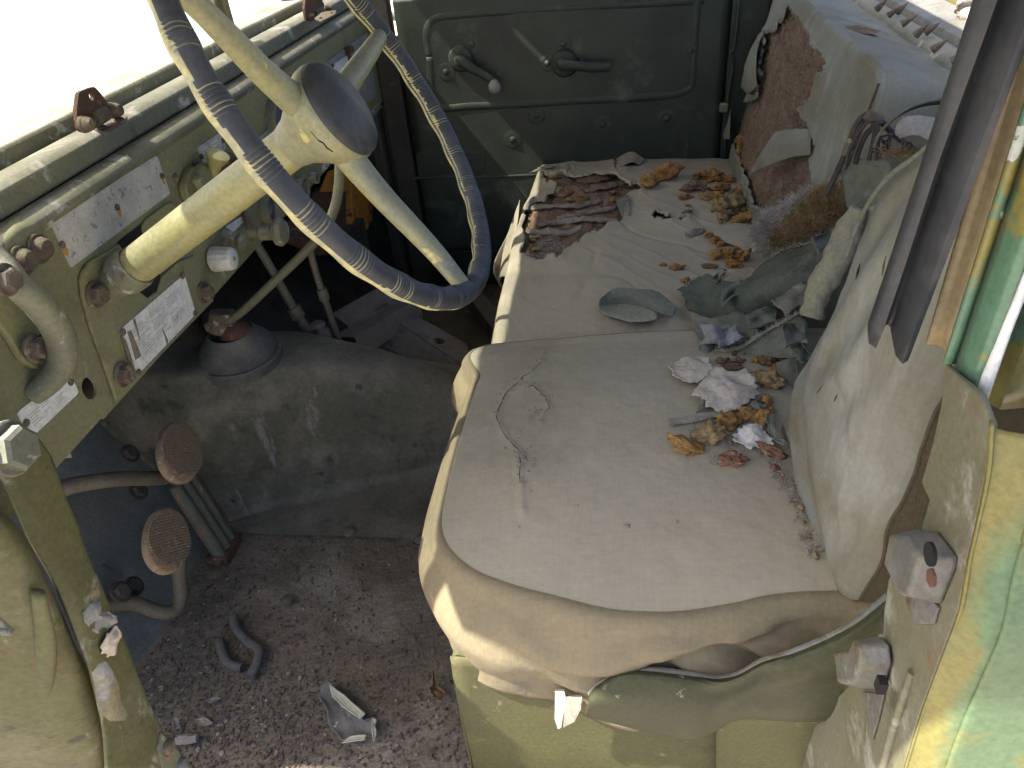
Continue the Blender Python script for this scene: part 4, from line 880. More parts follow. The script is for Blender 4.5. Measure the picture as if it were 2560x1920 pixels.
# ---- driver backrest
nd_ = Vector((-1, -.078, .095)).normalized(); od = Vector((.216, .48, .42))
OUTD = [(2108, 1458), (2080, 1440), (2048, 1400), (2014, 1330), (1982, 1230), (1958, 1120), (1955, 1085), (1985, 985), (2036, 880), (2090, 760), (2140, 648), (2209, 497), (2325, 393), (2520, 250), (2600, 330), (2520, 500), (2430, 690), (2318, 914), (2228, 1110), (2165, 1280), (2132, 1390)]
def hDB(p, r): return .024 * (1 - r ** 2.4) + .0022 * fb(p, 12, 3, 6) + .0006 * fb(p, 50, 2) - .006 * math.exp(-((p.z - .56 - (p.y - .55) * .6) / .016) ** 2) * (1 - r) + .004 * math.sin((p.z - p.y * .8) * 70) * sst((.56 - p.z) / .12) * r + .003 * math.sin((p.z * .5 + p.y) * 95) * sst((p.z - .5) / .1)
dtop, dsk, DO = cushion([PP(u, v, od, nd_) for u, v in OUTD], nd_, 420, 70, .016, hDB, [(.010 * j, .0015 * math.sin(j)) for j in range(1, 14)], lambda p, t, k: .004 * t * fb(p, 10, 3) - .035 * t * t * 0, PP(2210, 950, od, nd_))
dbk = mk('backrest', reg('dback', dtop), 'canvas_back', dst, sharp=180, label='near backrest in worn greenish canvas with a dark stitched side'); mk('side_cover', reg('dback_side', dsk), 'canvas_side', dbk, sharp=180)
sm = [dtop[0][1 + (70 + 3) * 420 + k] for k in range(420)]
sm = [p for p in sm if p.y < .56 and toP(p)[0] > 2110]
if len(sm) > 4: mk('seam', tube(sorted(sm, key=lambda p: p.z), .0014, 6), 'canvas_side', dbk)
for a in ([(1958, 1000), (1964, 985)], [(2042, 985), (2058, 962)], [(2085, 1005), (2094, 985)], [(2140, 700), (2150, 660)], [(2205, 690), (2215, 640)], [(2000, 905), (2012, 880)]):
    pts = [hit(u, v, 'dback')[0] + nd_ * .0002 for u, v in a if hit(u, v, 'dback')]
    if len(pts) == 2: mk('tear', tube(cr(pts, 4), [.0003, .0011, .0003], 5), 'canvas_side', dbk)
# rope-like torn hem along its top edge
hm = [PP(u, v, od, nd_) + nd_ * .012 for u, v in ((2150, 640), (2175, 570), (2212, 500), (2262, 440), (2325, 395), (2380, 350))]
mk('hem', tube(cr(hm, 8), [.0016, .0024, .002, .0026, .002, .002], 8), 'canvas_green', dbk)
# ---------------------------------------------------------------- far door
DY = 1.845
dr = thing('passenger_door', 'closed dark olive far door with window crank and pull handle', 'door', (-.13, 1.86, .13))
D = lambda u, v, y=DY: P(u, v, y=y)
NYD = Vector((0, -1, 0))
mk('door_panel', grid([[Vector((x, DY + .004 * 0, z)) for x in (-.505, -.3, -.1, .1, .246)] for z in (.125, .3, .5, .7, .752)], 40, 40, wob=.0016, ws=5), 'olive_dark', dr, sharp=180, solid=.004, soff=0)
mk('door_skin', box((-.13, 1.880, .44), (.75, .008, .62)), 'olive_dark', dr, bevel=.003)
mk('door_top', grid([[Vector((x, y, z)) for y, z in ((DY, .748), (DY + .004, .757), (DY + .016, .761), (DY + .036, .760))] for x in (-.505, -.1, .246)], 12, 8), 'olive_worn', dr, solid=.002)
def bead(px, r=.0135, y=DY + .006, sq=.75): return tube(cr([D(u, v, y) for u, v in px], 6), r, 14, flat=(Vector((0, 1, 0)), sq))
mk('pressed_bead', comb(bead([(1075, 140), (1066, 95), (1072, 62), (1092, 44), (1125, 38), (1250, 28), (1420, 18), (1560, 10), (1700, 2), (1760, -2)]), bead([(1075, 140), (1078, 200), (1082, 240), (1108, 268), (1180, 264), (1320, 258), (1500, 248), (1640, 240), (1692, 234), (1722, 222), (1732, 200), (1736, 120), (1742, -10)]), bead([(1735, 150), (1728, 250), (1716, 390), (1712, 440)], .012)), 'olive_dark', dr, sharp=180)
mk('step_line', tube(cr([D(u, v) for u, v in ((1030, 445), (1200, 443), (1330, 437), (1420, 433))], 5), .004, 8), 'olive_dark', dr)
mk('lower_patch', prism([rounded([D(u, v) for u, v in ((1040, 380), (1215, 378), (1215, 432), (1045, 440))], .01)], NYD, .004), 'olive_dark', dr, smooth=False, bevel=.002)
def dscrew(u, v, r, ring=0):
    p = D(u, v, DY - .0015); parts = [lathe([(r, -.002), (r * .95, .003), (r * .5, .0055), (.001, .006)], p, NYD, 14)]
    if ring: parts.append(lathe([(r * 2.6, -.002), (r * 2.6, .0008), (r * 2.3, .0015), (r * 1.3, .0012)], p, NYD, 24))
    mk('screw', comb(*parts), 'dark_metal' if not ring else 'olive_dark', dr)
for a, b, r, g in ((505, 258, .008, 1), (357, 415, .008, 1), (1035, 255, .0075, 1), (942, 365, .0075, 1), (1138, 348, .0065, 1), (1770, 292, .007, 1), (880, 668, .008, 1), (742, 805, .009, 1), (1258, 718, .0085, 1), (1630, 685, .0085, 1)):
    dscrew(960 + a * .434, b * .434, r, g)
def zd(a, b, dy=0): return D(960 + a * .434, b * .434, DY - dy)
ck = mk('window_crank', comb(lathe([(.030, 0), (.030, .006), (.026, .012), (.018, .015), (.001, .016)], zd(445, 335), NYD, 28), tube(cr([zd(432, 345, .012), zd(445, 352, .030), zd(490, 385, .034), zd(560, 425, .034), zd(640, 475, .036)], 6), [.013, .014, .012, .0095, .009], 14, flat=(Vector((0, 1, 0)), .7))), 'olive_dark', dr)
mk('knob', lathe([(.007, -.002), (.011, .002), (.0145, .014), (.0135, .024), (.008, .029), (.001, .030)], zd(637, 480, .034), (.1, -.96, -.2), 22), 'grey_primer', ck)
hd = mk('pull_handle', comb(lathe([(.032, 0), (.032, .005), (.027, .014), (.018, .017), (.001, .018)], zd(1040, 360), NYD, 28), tube(cr([zd(1020, 368, .012), zd(1030, 372, .030), zd(1100, 378, .036), zd(1200, 388, .034), zd(1302, 385, .030)], 6), [.013, .013, .010, .0115, .010], 14, flat=(Vector((0, 1, 0)), .7))), 'olive_dark', dr)
mk('scratch', prism([[zd(*q) for q in ((1110, 640), (1116, 640), (1092, 800), (1076, 800))]], NYD, .0015), 'olive_worn', dr, smooth=False)
# ---------------------------------------------------------------- near rear door post (right edge)
dp = thing('door_post', 'camouflage painted rear door post with striker blocks and rubber strip', 'door post', (.25, .40, 0))
ZB = .725
def vext(px, z0, z1, th, mat, name, par=dp, zs=None, bev=.0012, wob=0, lean=0):
    """vertical extrusion of a profile seen at height z0"""
    pr = [P(u, v, z=z0) for u, v in px]; n = len(pr); m = 24; V = []; F = []
    for j in range(m + 1):
        for k, p in enumerate(pr):
            z = z0 + (z1 - z0) * j / m + ((zs[k]) if zs and j == 0 else 0); q = Vector((p.x + lean * (z - z0), p.y, z))
            if wob: q += Vector((wob * nz((k, z * 9, 0)), wob * nz((k, z * 9, 5)), 0))
            V.append(q)
    for j in range(m):
        for k in range(n - 1): F.append((j * n + k, j * n + k + 1, (j + 1) * n + k + 1, (j + 1) * n + k))
    return mk(name, (V, F), mat, par, sharp=50, solid=th)
vext([(2164, 850), (2178, 862), (2189, 866), (2196, 852), (2206, 846), (2219, 850), (2234, 868), (2249, 884), (2258, 891), (2266, 890), (2270, 880)], ZB, 1.10, .004, 'black_rubber', 'rubber_strip', zs=[.012, .002, 0, .012, .012, .010, .004, -.002, -.004, -.003, .0], wob=.0015, lean=.075)['label'] = 'weathered black rubber channel strip'
vext([(2316, 858), (2340, 858), (2358, 866), (2372, 880)], ZB - .005, 1.10, .003, 'tan_paint', 'tan_channel')
vext([(2358, 906), (2374, 908), (2384, 906)], ZB - .012, 1.10, .003, 'green_body', 'edge_strip')
vext([(2388, 908), (2402, 940), (2425, 968), (2448, 980)], ZB - .016, 1.10, .003, 'green_body', 'green_channel')
vext([(2446, 984), (2458, 996), (2466, 1000)], ZB - .02, 1.10, .004, 'white_paint', 'white_stripe', wob=.004)
vext([(2468, 1000), (2500, 1020), (2640, 1010)], ZB - .05, 1.10, .004, 'green_body', 'upper_quarter')
# jamb face looking forward, with its stepped inner edge
JX = .212
J = lambda u, v, x=JX: P(u, v, x=x)
jp = [(2362, 908), (2384, 930), (2450, 985), (2478, 1060), (2466, 1180), (2434, 1320), (2418, 1400), (2396, 1520), (2352, 1640), (2300, 1780), (2256, 1930), (1925, 1930), (2035, 1800), (2142, 1694), (2165, 1700), (2190, 1640), (2206, 1590), (2210, 1520), (2220, 1450), (2238, 1412), (2285, 1395), (2300, 1330), (2322, 1250), (2302, 1206), (2330, 1110), (2352, 1010)]
mk('jamb', prism([[J(u, v) for u, v in jp]], (1, 0, 0), .004), 'grey_jamb' if 'grey_jamb' in MAT else pm('grey_jamb', (.125, .12, .072), (.15, .145, .105), 8, .55, bump=.2, layers=[((.27, .26, .225), 12, .54, .66), ((.07, .07, .045), 20, .60, .70), ((.15, .085, .05), 22, .62, .70)], spec=.4), dp, smooth=False, bevel=.0015)
# striker castings
def block(px, x0, x1, mat, name, shrink=.9, bev=.003):
    a = [J(u, v, x0) for u, v in px]; c = sum(a, Vector()) / len(a); b = [c + (p - c) * shrink + Vector((x1 - x0, 0, 0)) for p in a]
    n = len(a); V = a + b; F = [tuple(range(n)), tuple(range(n, 2 * n))[::-1]] + [(i, n + i, n + (i + 1) % n, (i + 1) % n) for i in range(n)]
    return mk(name, (V, F), mat, dp, sharp=30, bevel=bev, bseg=3)
b1 = block([(2298, 1322), (2352, 1328), (2400, 1392), (2392, 1430), (2358, 1512), (2330, 1505), (2278, 1412)], JX, JX - .022, 'alu', 'striker_block', .82)
mk('hole', lathe([(.0075, -.002), (.0075, .0003), (.006, .0004), (.001, .0004)], J(2322, 1385, JX - .0219), (-1, 0, 0), 18), 'hole', b1)  # flush near-black disc painted as the dark of a recess
mk('pin', bolt(J(2336, 1445, JX - .021), (-1, 0, 0), .006, .003, True, 0), 'rust', b1)
b2 = block([(2140, 1626), (2190, 1622), (2206, 1588), (2226, 1610), (2232, 1660), (2215, 1715), (2200, 1725), (2152, 1722)], JX - .002, JX - .024, 'alu', 'striker_block', .80)
mk('hole', box(J(2203, 1712, JX - .022), (.006, .008, .012)), 'hole', b2)  # near-black block in place of a shaded recess
mk('torn_plate', prism([[J(u, v, JX - .0005) for u, v in ((2160, 1730), (2215, 1735), (2200, 1800), (2185, 1850), (2172, 1790))]], (-1, 0, 0), .002), 'alu', dp, smooth=False, bevel=.0006)
mk('torn_plate', prism([[J(u, v, JX - .0005) for u, v in ((2262, 1425), (2300, 1450), (2352, 1520), (2340, 1560), (2290, 1560), (2270, 1500))]], (-1, 0, 0), .002), 'alu', dp, smooth=False, bevel=.0006)
mk('seal_bead', tube(cr([J(2282, 1680, JX), J(2262, 1740, JX - .001), J(2236, 1820, JX - .001), J(2205, 1930, JX - .001)], 6), .0036, 12), 'grey_jamb', dp)
# outer body skin
bx = [(2480, 1050), (2470, 1180), (2440, 1320), (2422, 1400), (2400, 1520), (2356, 1640), (2304, 1780), (2258, 1930)]
rows = [[J(u, v, JX - .001), J(u, v, JX + .003) + Vector((0, -.008, 0)), J(u, v) + Vector((.02, -.014, 0)), J(u, v) + Vector((.06, -.018, 0)), J(u, v) + Vector((.42, -.03, 0))] for u, v in bx]
mk('body_skin', grid(rows, 40, 42, wob=.0006, ws=6), 'camo', dp, sharp=180, solid=.003)
# ---------------------------------------------------------------- rear rail with torn tacks
rr_ = thing('rear_rail', 'rolled grey metal rail along the rear edge of the cab', 'rail', (.5, 1.2, .5))
rx = .462
mk('rolled_tube', tube([Vector((rx, y, .716)) for y in (.45, 1.2, 1.93)], .021, 20), 'olive_worn', rr_)
mk('flange', bar([(rx + .012, .726), (rx + .020, .742), (rx + .075, .752), (rx + .076, .747), (rx + .022, .735), (rx + .016, .722)], .45, 1.93), 'alu', rr_, bevel=.001)
mk('rail_web', bar([(rx + .004, .70), (rx + .006, .34), (rx + .012, .34), (rx + .012, .70)], .45, 1.93), 'olive_dark', rr_)
for i, (u, v) in enumerate(((2195, 20), (2225, 35), (2260, 57), (2293, 84), (2336, 121), (2385, 150), (2246, 28), (2318, 78))):
    p = P(u, v, z=.745)
    mk('tack', lathe([(.006, -.003), (.0045, .006), (.0015, .016), (.0003, .019)], p, (.5 + .2 * (i % 3), -.4, .7), 8), 'rust_bolt', rr_)
def splint(px, x, w, seed):
    a = cr([P(u, v, x=x) for u, v in px], 8); V, F = tube(a, [w * .7, w, w * .9, w * .5], 10)
    return [p + Vector((.004, .006, .006)) * fb(p, 60, 3, seed) for p in V], F
for i, (px, lab) in enumerate((([(2290, -40), (2284, 0), (2278, 30), (2284, 54)], 'splintered grey wood strip above the rear rail, left of two'), ([(2420, -40), (2420, 0), (2412, 22), (2432, 60)], 'splintered grey wood strip above the rear rail beside the post'))):
    o = tag(mk('wood_splinter', splint(px, rx + .06, .014, i), 'wood', sharp=180), lab, 'wood')
tag(mk('wood_splinter', splint([(2398, 95), (2402, 115), (2408, 134)], rx + .06, .009, 7), 'wood', sharp=180), 'small wood stub on the rear rail beside the rubber strip', 'wood')
# ---------------------------------------------------------------- near front door post and open door (left edge)
hp = thing('hinge_post', 'dented olive front door post with cracked filler', 'door post', (-.5, .40, 0))
HX = -.50
H = lambda u, v, x=HX: P(u, v, x=x)
edge = [(60, 1085), (92, 1120), (122, 1180), (180, 1330), (243, 1485), (300, 1620), (350, 1740), (405, 1850), (452, 1925)]
inner = [(-60, 1090), (-30, 1150), (15, 1230), (70, 1350), (135, 1465), (180, 1570), (225, 1690), (250, 1800), (262, 1930)]
rows = [[H(a, b, HX - .002), H(a + (c - a) * .35, b + (d - b) * .35, HX + .001), H(a + (c - a) * .97, b + (d - b) * .97, HX), H(c, d, HX - .004)] for (a, b), (c, d) in zip(inner, edge)]
mk('jamb', grid(rows, 30, 56, wob=.0016, ws=16), 'jamb_olive' if 'jamb_olive' in MAT else pm('jamb_olive', (.105, .10, .042), (.09, .088, .042), 7, .65, bump=.4, bs=90, layers=[((.25, .23, .17), 18, .58, .68, None, .8, .5), ((.15, .085, .05), 14, .60, .68, None, .9, .4), ((.05, .05, .038), 26, .62, .70), ((.13, .122, .07), 5, .5, .7)], spec=.2), hp, sharp=180, solid=.005, soff=-1)
mk('lower_bracket', prism([[H(u, v, HX + .004) for u, v in ((396, 1830), (412, 1846), (440, 1880), (470, 1925), (400, 1925), (386, 1868))]], (1, 0, 0), .004), 'olive_worn', hp, smooth=False, bevel=.001)
for i, (u, v, r, m_) in enumerate(((20, 1122, .019, 'olive_worn'), (415, 1866, .009, 'alu'), (448, 1912, .009, 'alu'))): mk('bolt', bolt(H(u, v, HX + .006), (1, 0, .1), r, r * .9, i == 0, 1.25, i), m_, hp)
mk('crack', tube([H(u, v, HX + .0012) for u, v in ((73, 1265), (73, 1285), (77, 1292))], .0007, 5), 'hole', hp)
mk('crack', tube([H(u, v, HX + .0012) for u, v in ((62, 1302), (72, 1308), (82, 1306), (92, 1292), (95, 1275))], .0008, 5), 'hole', hp)
mk('filler_lump', grid([[H(a, b, HX + d) for a, b, d in r] for r in (((215, 1625, .001), (255, 1640, .004), (300, 1655, .001)), ((225, 1670, .002), (275, 1690, .009), (325, 1715, .001)), ((240, 1730, .002), (290, 1760, .008), (340, 1790, .001)), ((255, 1820, .001), (300, 1835, .004), (350, 1850, .001)))], 14, 20, .002, 40), 'jamb_rust' if 'jamb_rust' in MAT else pm('jamb_rust', (.20, .185, .12), (.24, .20, .10), 14, .7, bump=.6, layers=[((.30, .29, .27), 12, .50, .62), ((.30, .11, .06), 20, .60, .68)]), hp, sharp=180)
# torn tape left on the post
tp = thing('torn_tape', 'scrap of torn whitish tape stuck to the front door post', 'tape', H(250, 1560, HX))
for i, px in enumerate(([(200, 1530), (225, 1505), (245, 1498), (250, 1520), (282, 1540), (285, 1555), (262, 1580), (235, 1580), (210, 1560)], [(255, 1585), (285, 1560), (292, 1575), (288, 1610), (278, 1640), (258, 1640), (240, 1620)])):
    mk('tape_scrap', patch([H(u, v, HX + .004) for u, v in px], 6, .004, i, 4, .004, .005, 50, (1, -.2, .3), .006), ('grey_primer', 'white_rag')[i], tp, solid=.001)
# open driver door standing outside on the left
od_ = thing('driver_door', 'open olive driver door at the lower left corner with a moulded rib', 'door', (-.6, .36, 0))
Q = lambda u, v, y=.365: P(u, v, y=y)
bord = [(-120, 1240), (-40, 1262), (40, 1330), (120, 1480), (170, 1600), (215, 1700), (240, 1800), (255, 1960)]
rows = [[Q(a - 420, b + 40, .30), Q(a - 200, b + 20, .33), Q(a - 60, b, .352), Q(a - 8, b, .366), Q(a + 6, b, .382)] for a, b in bord]
mk('door_panel', grid(rows, 36, 42, wob=.002, ws=7), 'jamb_olive', od_, sharp=180, solid=.003)
mk('moulded_rib', tube(cr([Q(95, 1480, .352), Q(112, 1600, .350), Q(100, 1720, .346), Q(62, 1830, .342), Q(20, 1960, .338)], 8), [.006, .010, .012, .013, .014], 14, flat=(Vector((0, 1, 0)), .6)), 'jamb_olive', od_, sharp=180)
mk('door_latch', comb(box(Q(4, 1540, .345), (.018, .02, .030)), box(Q(4, 1556, .343), (.022, .02, .006))), 'alu', od_, bevel=.002)

mk('filler_scab', patch([H(u, v, HX + .0015) for u, v in ((60, 1235), (95, 1225), (135, 1245), (150, 1290), (165, 1330), (140, 1370), (105, 1360), (75, 1320))], 10, .008, 5, 6, .0, .003, 60, (1, 0, 0)), 'scab' if 'scab' in MAT else pm('scab', (.24, .21, .145), (.28, .22, .15), 30, .95, bump=1, bs=110, layers=[((.22, .12, .075), 24, .54, .66), ((.14, .13, .09), 40, .58, .66)]), hp, sharp=180)
# ---------------------------------------------------------------- levers and pedals
reg('tunnel', ([v.co for v in tunnel.data.vertices], [tuple(p.vertices) for p in tunnel.data.polygons]))
reg('floor', ([v.co for v in floor.data.vertices], [tuple(p.vertices) for p in floor.data.polygons]))
gb = Vector((-.676, 1.055, tunz(-.676, 1.055))); GY = 1.03
gl_ = thing('gear_lever', 'bent olive gear lever rising from a round rubber boot on the tunnel', 'gear lever', gb)
mk('boot', lathe([(.070, -.012), (.071, .004), (.069, .011), (.062, .021), (.050, .034), (.042, .043), (.039, .048), (.036, .046), (.033, .036)], gb, (.03, -.05, 1), 40), 'boot_rubber', gl_, sharp=60)
mk('boot_flange', lathe([(.078, -.016), (.078, .000), (.075, .003), (.068, .003)], gb, (.03, -.05, 1), 40), 'boot_rubber', gl_)
bc = P(590, 838, y=1.05)
mk('ball', lathe([(.020, -.035), (.030, -.022), (.031, -.006), (.028, .008), (.022, .018), (.012, .024), (.001, .026)], bc, (-.25, -.1, 1), 28), 'rust', gl_)
cl = P(548, 805, y=1.045)
mk('clamp', comb(lathe([(.016, -.020), (.018, -.016), (.018, .016), (.014, .020)], cl, (.3, .2, 1), 20), tube([cl + Vector((-.022, -.012, -.004)), cl + Vector((.02, .008, .004))], .0085, 10), box(cl + Vector((.012, .004, .006)), (.03, .024, .024))), 'rust_bolt', gl_, bevel=.002)
gpath = [P(560, 805, y=1.045), P(600, 783, y=1.04), P(697, 693, y=1.035), P(780, 612, y=1.03), P(815, 566, y=1.03), P(836, 522, y=1.03), P(846, 473, y=1.03), P(849, 420, y=1.03), P(848, 340, y=1.03)]
mk('rod', tube(cr(gpath, 8), .0075, 14), 'rod_olive' if 'rod_olive' in MAT else pm('rod_olive', (.12, .12, .075), (.10, .095, .065), 14, .5, bump=.15, layers=[((.20, .11, .06), 26, .62, .70), ((.22, .21, .16), 40, .66, .74)], dust=((.24, .22, .17), .3)), gl_)
for i, (px, lab, r) in enumerate(((((640, 608), (680, 675), (740, 780), (795, 872)), 'straight olive transfer lever right of the gear boot, thicker one', .0085), (((776, 628), (792, 690), (818, 765), (846, 848)), 'thin olive transfer lever with a collar behind the gear rod', .0065))):
    yy = 1.20 + .02 * i; q = [P(u, v, y=yy) for u, v in px]; q[-1].z = max(q[-1].z, tunz(q[-1].x, q[-1].y) + .002)
    L = thing('transfer_lever', lab, 'lever', q[-1]); mk('rod', tube(cr(q, 6) + [q[-1] - Vector((.02, 0, .20))], r, 12), 'rod_olive', L)
    mk('collar', lathe([(r * 1.5, -.012), (r * 1.6, -.01), (r * 1.6, .01), (r * 1.5, .012)], q[1 if i else 2].lerp(q[2], .6), q[0] - q[-1], 14), 'rod_olive', L)
hy = thing('lever_pivot', 'dusty ribbed pivot sleeve at the foot of the transfer levers', 'pivot', P(806, 850, y=1.21))
pv = P(806, 845, y=1.21); mk('sleeve', lathe([(.020, -.05), (.020, -.01), (.017, -.008), (.017, .0), (.021, .002), (.021, .014), (.016, .018), (.016, .026), (.018, .030), (.012, .036), (.001, .037)], pv, (-.15, .0, 1), 20), 'scrap_metal', hy, sharp=40)
mk('link_bar', tube([P(700, 868, y=1.18), P(880, 905, y=1.17)], .006, 8), 'dark_metal', hy)
def pad(c, n, r, name, lab, arm, seed):
    t = thing(name, lab, 'pedal', arm[0]); n = Vector(n).normalized()
    mk('pad', lathe([(r * .90, -.012), (r * .99, -.009), (r, -.002), (r * .97, .002), (r * .90, .0035)], c, n, 36, lambda a, h: 1 + .14 * math.cos(2 * (a - .35))), 'pedal_rust', t, sharp=50)
    _, u, w = frame(n); ax = (u * math.cos(.9) + w * math.sin(.9)); ay = n.cross(ax); out = []
    for k in range(-9, 10):
        o = k * r * .095; hl = math.sqrt(max(0, (r * .86) ** 2 - o * o))
        out.append(box(c + ax * o + n * .004, (r * .055, hl * 2, .003), Matrix((ax, ay, n)).transposed()))
    mk('tread_ribs', comb(*out), 'pedal_rust', t, kind='stuff')
    mk('arm', tube(cr(arm, 8), [.013, .0115, .0115, .011, .0115], 14), 'arm_rust' if 'arm_rust' in MAT else pm('arm_rust', (.11, .095, .065), (.085, .07, .05), 18, .7, bump=.4, layers=[((.18, .10, .06), 20, .55, .66), ((.26, .20, .13), 40, .66, .74)]), t)
cb_ = P(420, 1350, z=.20); cbr = P(452, 1130, z=.27)
pad(cb_, (.92, .05, .38), .046, 'clutch_pedal', 'oval rusty clutch pedal pad on a bent arm, nearer of the two', [P(265, 1515, x=-.80), P(330, 1508, x=-.755), P(400, 1530, x=-.715), P(438, 1524, x=-.70), P(452, 1490, x=-.695), P(448, 1440, x=-.69), P(442, 1385, x=-.685), cb_ - Vector((.02, 0, .012))], 1)
pad(cbr, (.92, .05, .38), .047, 'brake_pedal', 'oval rusty brake pedal pad above the clutch, behind the dashboard edge', [P(120, 1235, x=-.80), P(190, 1212, x=-.765), P(290, 1198, x=-.735), P(370, 1196, x=-.72), P(415, 1192, x=-.712), P(430, 1165, x=-.708), cbr - Vector((.02, 0, .012))], 2)
ac = thing('accelerator_pedal', 'long ribbed accelerator pedal plate rusted along one edge', 'pedal', P(570, 1375, z=0))
a0, a1 = P(566, 1372, z=.012), P(452, 1195, z=.165); L_ = (a1 - a0); up_ = L_.cross(Vector((0, 1, 0))).normalized(); up_ = up_ if up_.x > 0 else -up_; sd_ = L_.cross(up_).normalized()
rows = []
for f in (0, .06, .5, 1):
    rows.append([a0 + L_ * f + sd_ * s + up_ * h * (1 if f < 1 else .8) for s, h in ((-.030, -.006), (-.029, .004), (-.020, .010), (-.010, .006), (0, .011), (.010, .006), (.020, .010), (.029, .004), (.030, -.006))])
mk('treadle', grid(rows, 40, 24, wob=.0006), 'acc_paint' if 'acc_paint' in MAT else pm('acc_paint', (.085, .09, .065), (.11, .105, .075), 12, .6, bump=.3, layers=[((.19, .09, .05), 20, .58, .66), ((.22, .20, .16), 30, .64, .72)]), ac, sharp=40, solid=.003)
mk('hinge', comb(lathe([(.010, -.035), (.010, .035)], a0 + up_ * -.002, sd_, 14), box(a0 - up_ * .006, (.04, .06, .02))), 'rust', ac, bevel=.002)
mk('edge_rust', tube(cr([a0 + sd_ * s_ + L_ * f + up_ * .003 for f, s_ in ((.02, .031), (.3, .032), (.6, .031), (.95, .031))], 6), .004, 8), 'rust', ac)
# ---------------------------------------------------------------- loose metal lying beyond the tunnel
def channel(a, b, up, w, h, t, name, lab, mat='scrap_metal', openend=True):
    a, b = Vector(a), Vector(b); d = (b - a).normalized(); s = d.cross(Vector(up)).normalized(); u = s.cross(d)
    pr = [(-w, -h), (-w, h), (w, h), (w, -h)]; inn = [(w - t, -h), (w - t, h - t), (-w + t, h - t), (-w + t, -h)]
    poly = [a + s * x + u * y for x, y in pr + inn]; V, F = prism([poly], d, (b - a).length)
    V = [p + Vector((1, 1, 1)) * .0015 * fb(p, 20, 2) for p in V]
    return tag(mk(name, (V, F), mat, smooth=False, bevel=.001), lab, 'metal')
channel(P(852, 815, z=.205), P(985, 738, z=.215), (.15, 0, 1), .030, .018, .0025, 'metal_channel', 'dusty open metal channel lying highest on the passenger floor clutter')
channel(P(866, 868, z=.195), P(1025, 770, z=.175), (-.25, 0, 1), .034, .024, .0025, 'metal_channel', 'dusty U-shaped metal channel in front of the drilled bracket')
tp_ = [P(1000, 812, z=.185), P(1020, 780, z=.18), P(1166, 862, z=.15), P(1192, 930, z=.155)]
nn_ = (tp_[1] - tp_[0]).cross(tp_[2] - tp_[1]).normalized(); nn_ = nn_ if nn_.z > 0 else -nn_
tp_ = [p - nn_ * (p - tp_[0]).dot(nn_) for p in tp_]
bra = thing('drilled_bracket', 'rusty folded angle bracket with a large oval hole beside the seat', 'bracket', tp_[3] - Vector((0, 0, .05)))
hc = PP(1098, 855, tp_[0], nn_); mk('top_leg', prism([rounded(tp_, .006, 3), circ(hc, nn_, .014, 18, .8)], nn_, .003), 'scrap_metal', bra, smooth=False, bevel=.0008)
fl = [tp_[0], tp_[3], PP(1170, 966, tp_[3], Vector((.5, -.8, .25))), PP(952, 864, tp_[0], Vector((.5, -.8, .25)))]
fn = (fl[1] - fl[0]).cross(fl[3] - fl[0]).normalized(); fl[2] = fl[2] - fn * (fl[2] - fl[0]).dot(fn)
fl = [p - fn * .0 for p in fl]
mk('front_leg', prism([rounded(fl, .006, 3), circ(PP(977, 862, fl[0], fn), fn, .0045, 12), circ(PP(1160, 957, fl[0], fn), fn, .0045, 12)], fn, .003), 'scrap_metal', bra, smooth=False, bevel=.0008)
tag(mk('torque_tube', tube([P(860, 885, z=.20), P(985, 915, z=.185), P(1015, 935, z=.18)], [.022, .022, .021], 20), 'scrap_metal'), 'short dusty tube under the drilled bracket on the tunnel', 'tube')
ob = thing('orange_box', 'rust streaked orange metal box under the far dashboard', 'box', (-.74, 1.70, .22))
cxy = [P(832, 428, x=-.66), P(930, 425, x=-.60)]
B0 = P(884, 440, x=-.66); Bw = P(930, 430, x=-.66); Bb = P(884, 620, x=-.66)
mk('box_front', prism([[P(880, 440, x=-.655), P(932, 400, x=-.655), P(932, 550, x=-.655), P(893, 618, x=-.655), P(880, 560, x=-.655)]], (-1, 0, 0), .03), 'orange_box', ob, smooth=False, bevel=.002)
mk('box_side', prism([[P(690, 590, x=-.67), P(800, 470, x=-.67), P(884, 440, x=-.67), P(886, 620, x=-.67), P(800, 640, x=-.67)]], (-1, 0, 0), .012), 'rust', ob, smooth=False, bevel=.002)
mk('box_top', prism([[P(800, 480, x=-.662), P(822, 428, x=-.662), P(930, 395, x=-.662), P(884, 478, x=-.662)]], (-1, 0, 0), .004), 'orange_box', ob, smooth=False, bevel=.001)
mk('support_bar', tube([P(690, 565, x=-.66), P(770, 585, x=-.62)], .007, 8), 'olive_dark', ob)
mk('box_post', box((-.66, 1.70, .14), (.05, .05, .28)), 'dark_metal', ob)
tag(mk('floor_rail', prism([[P(1168, 770, z=.02), P(1190, 745, z=.02), P(1255, 830, z=.02), P(1240, 870, z=.02)]], (0, 0, 1), .05), 'scrap_metal', smooth=False, bevel=.002), 'dusty flat rail on the floor before the far seat', 'rail')
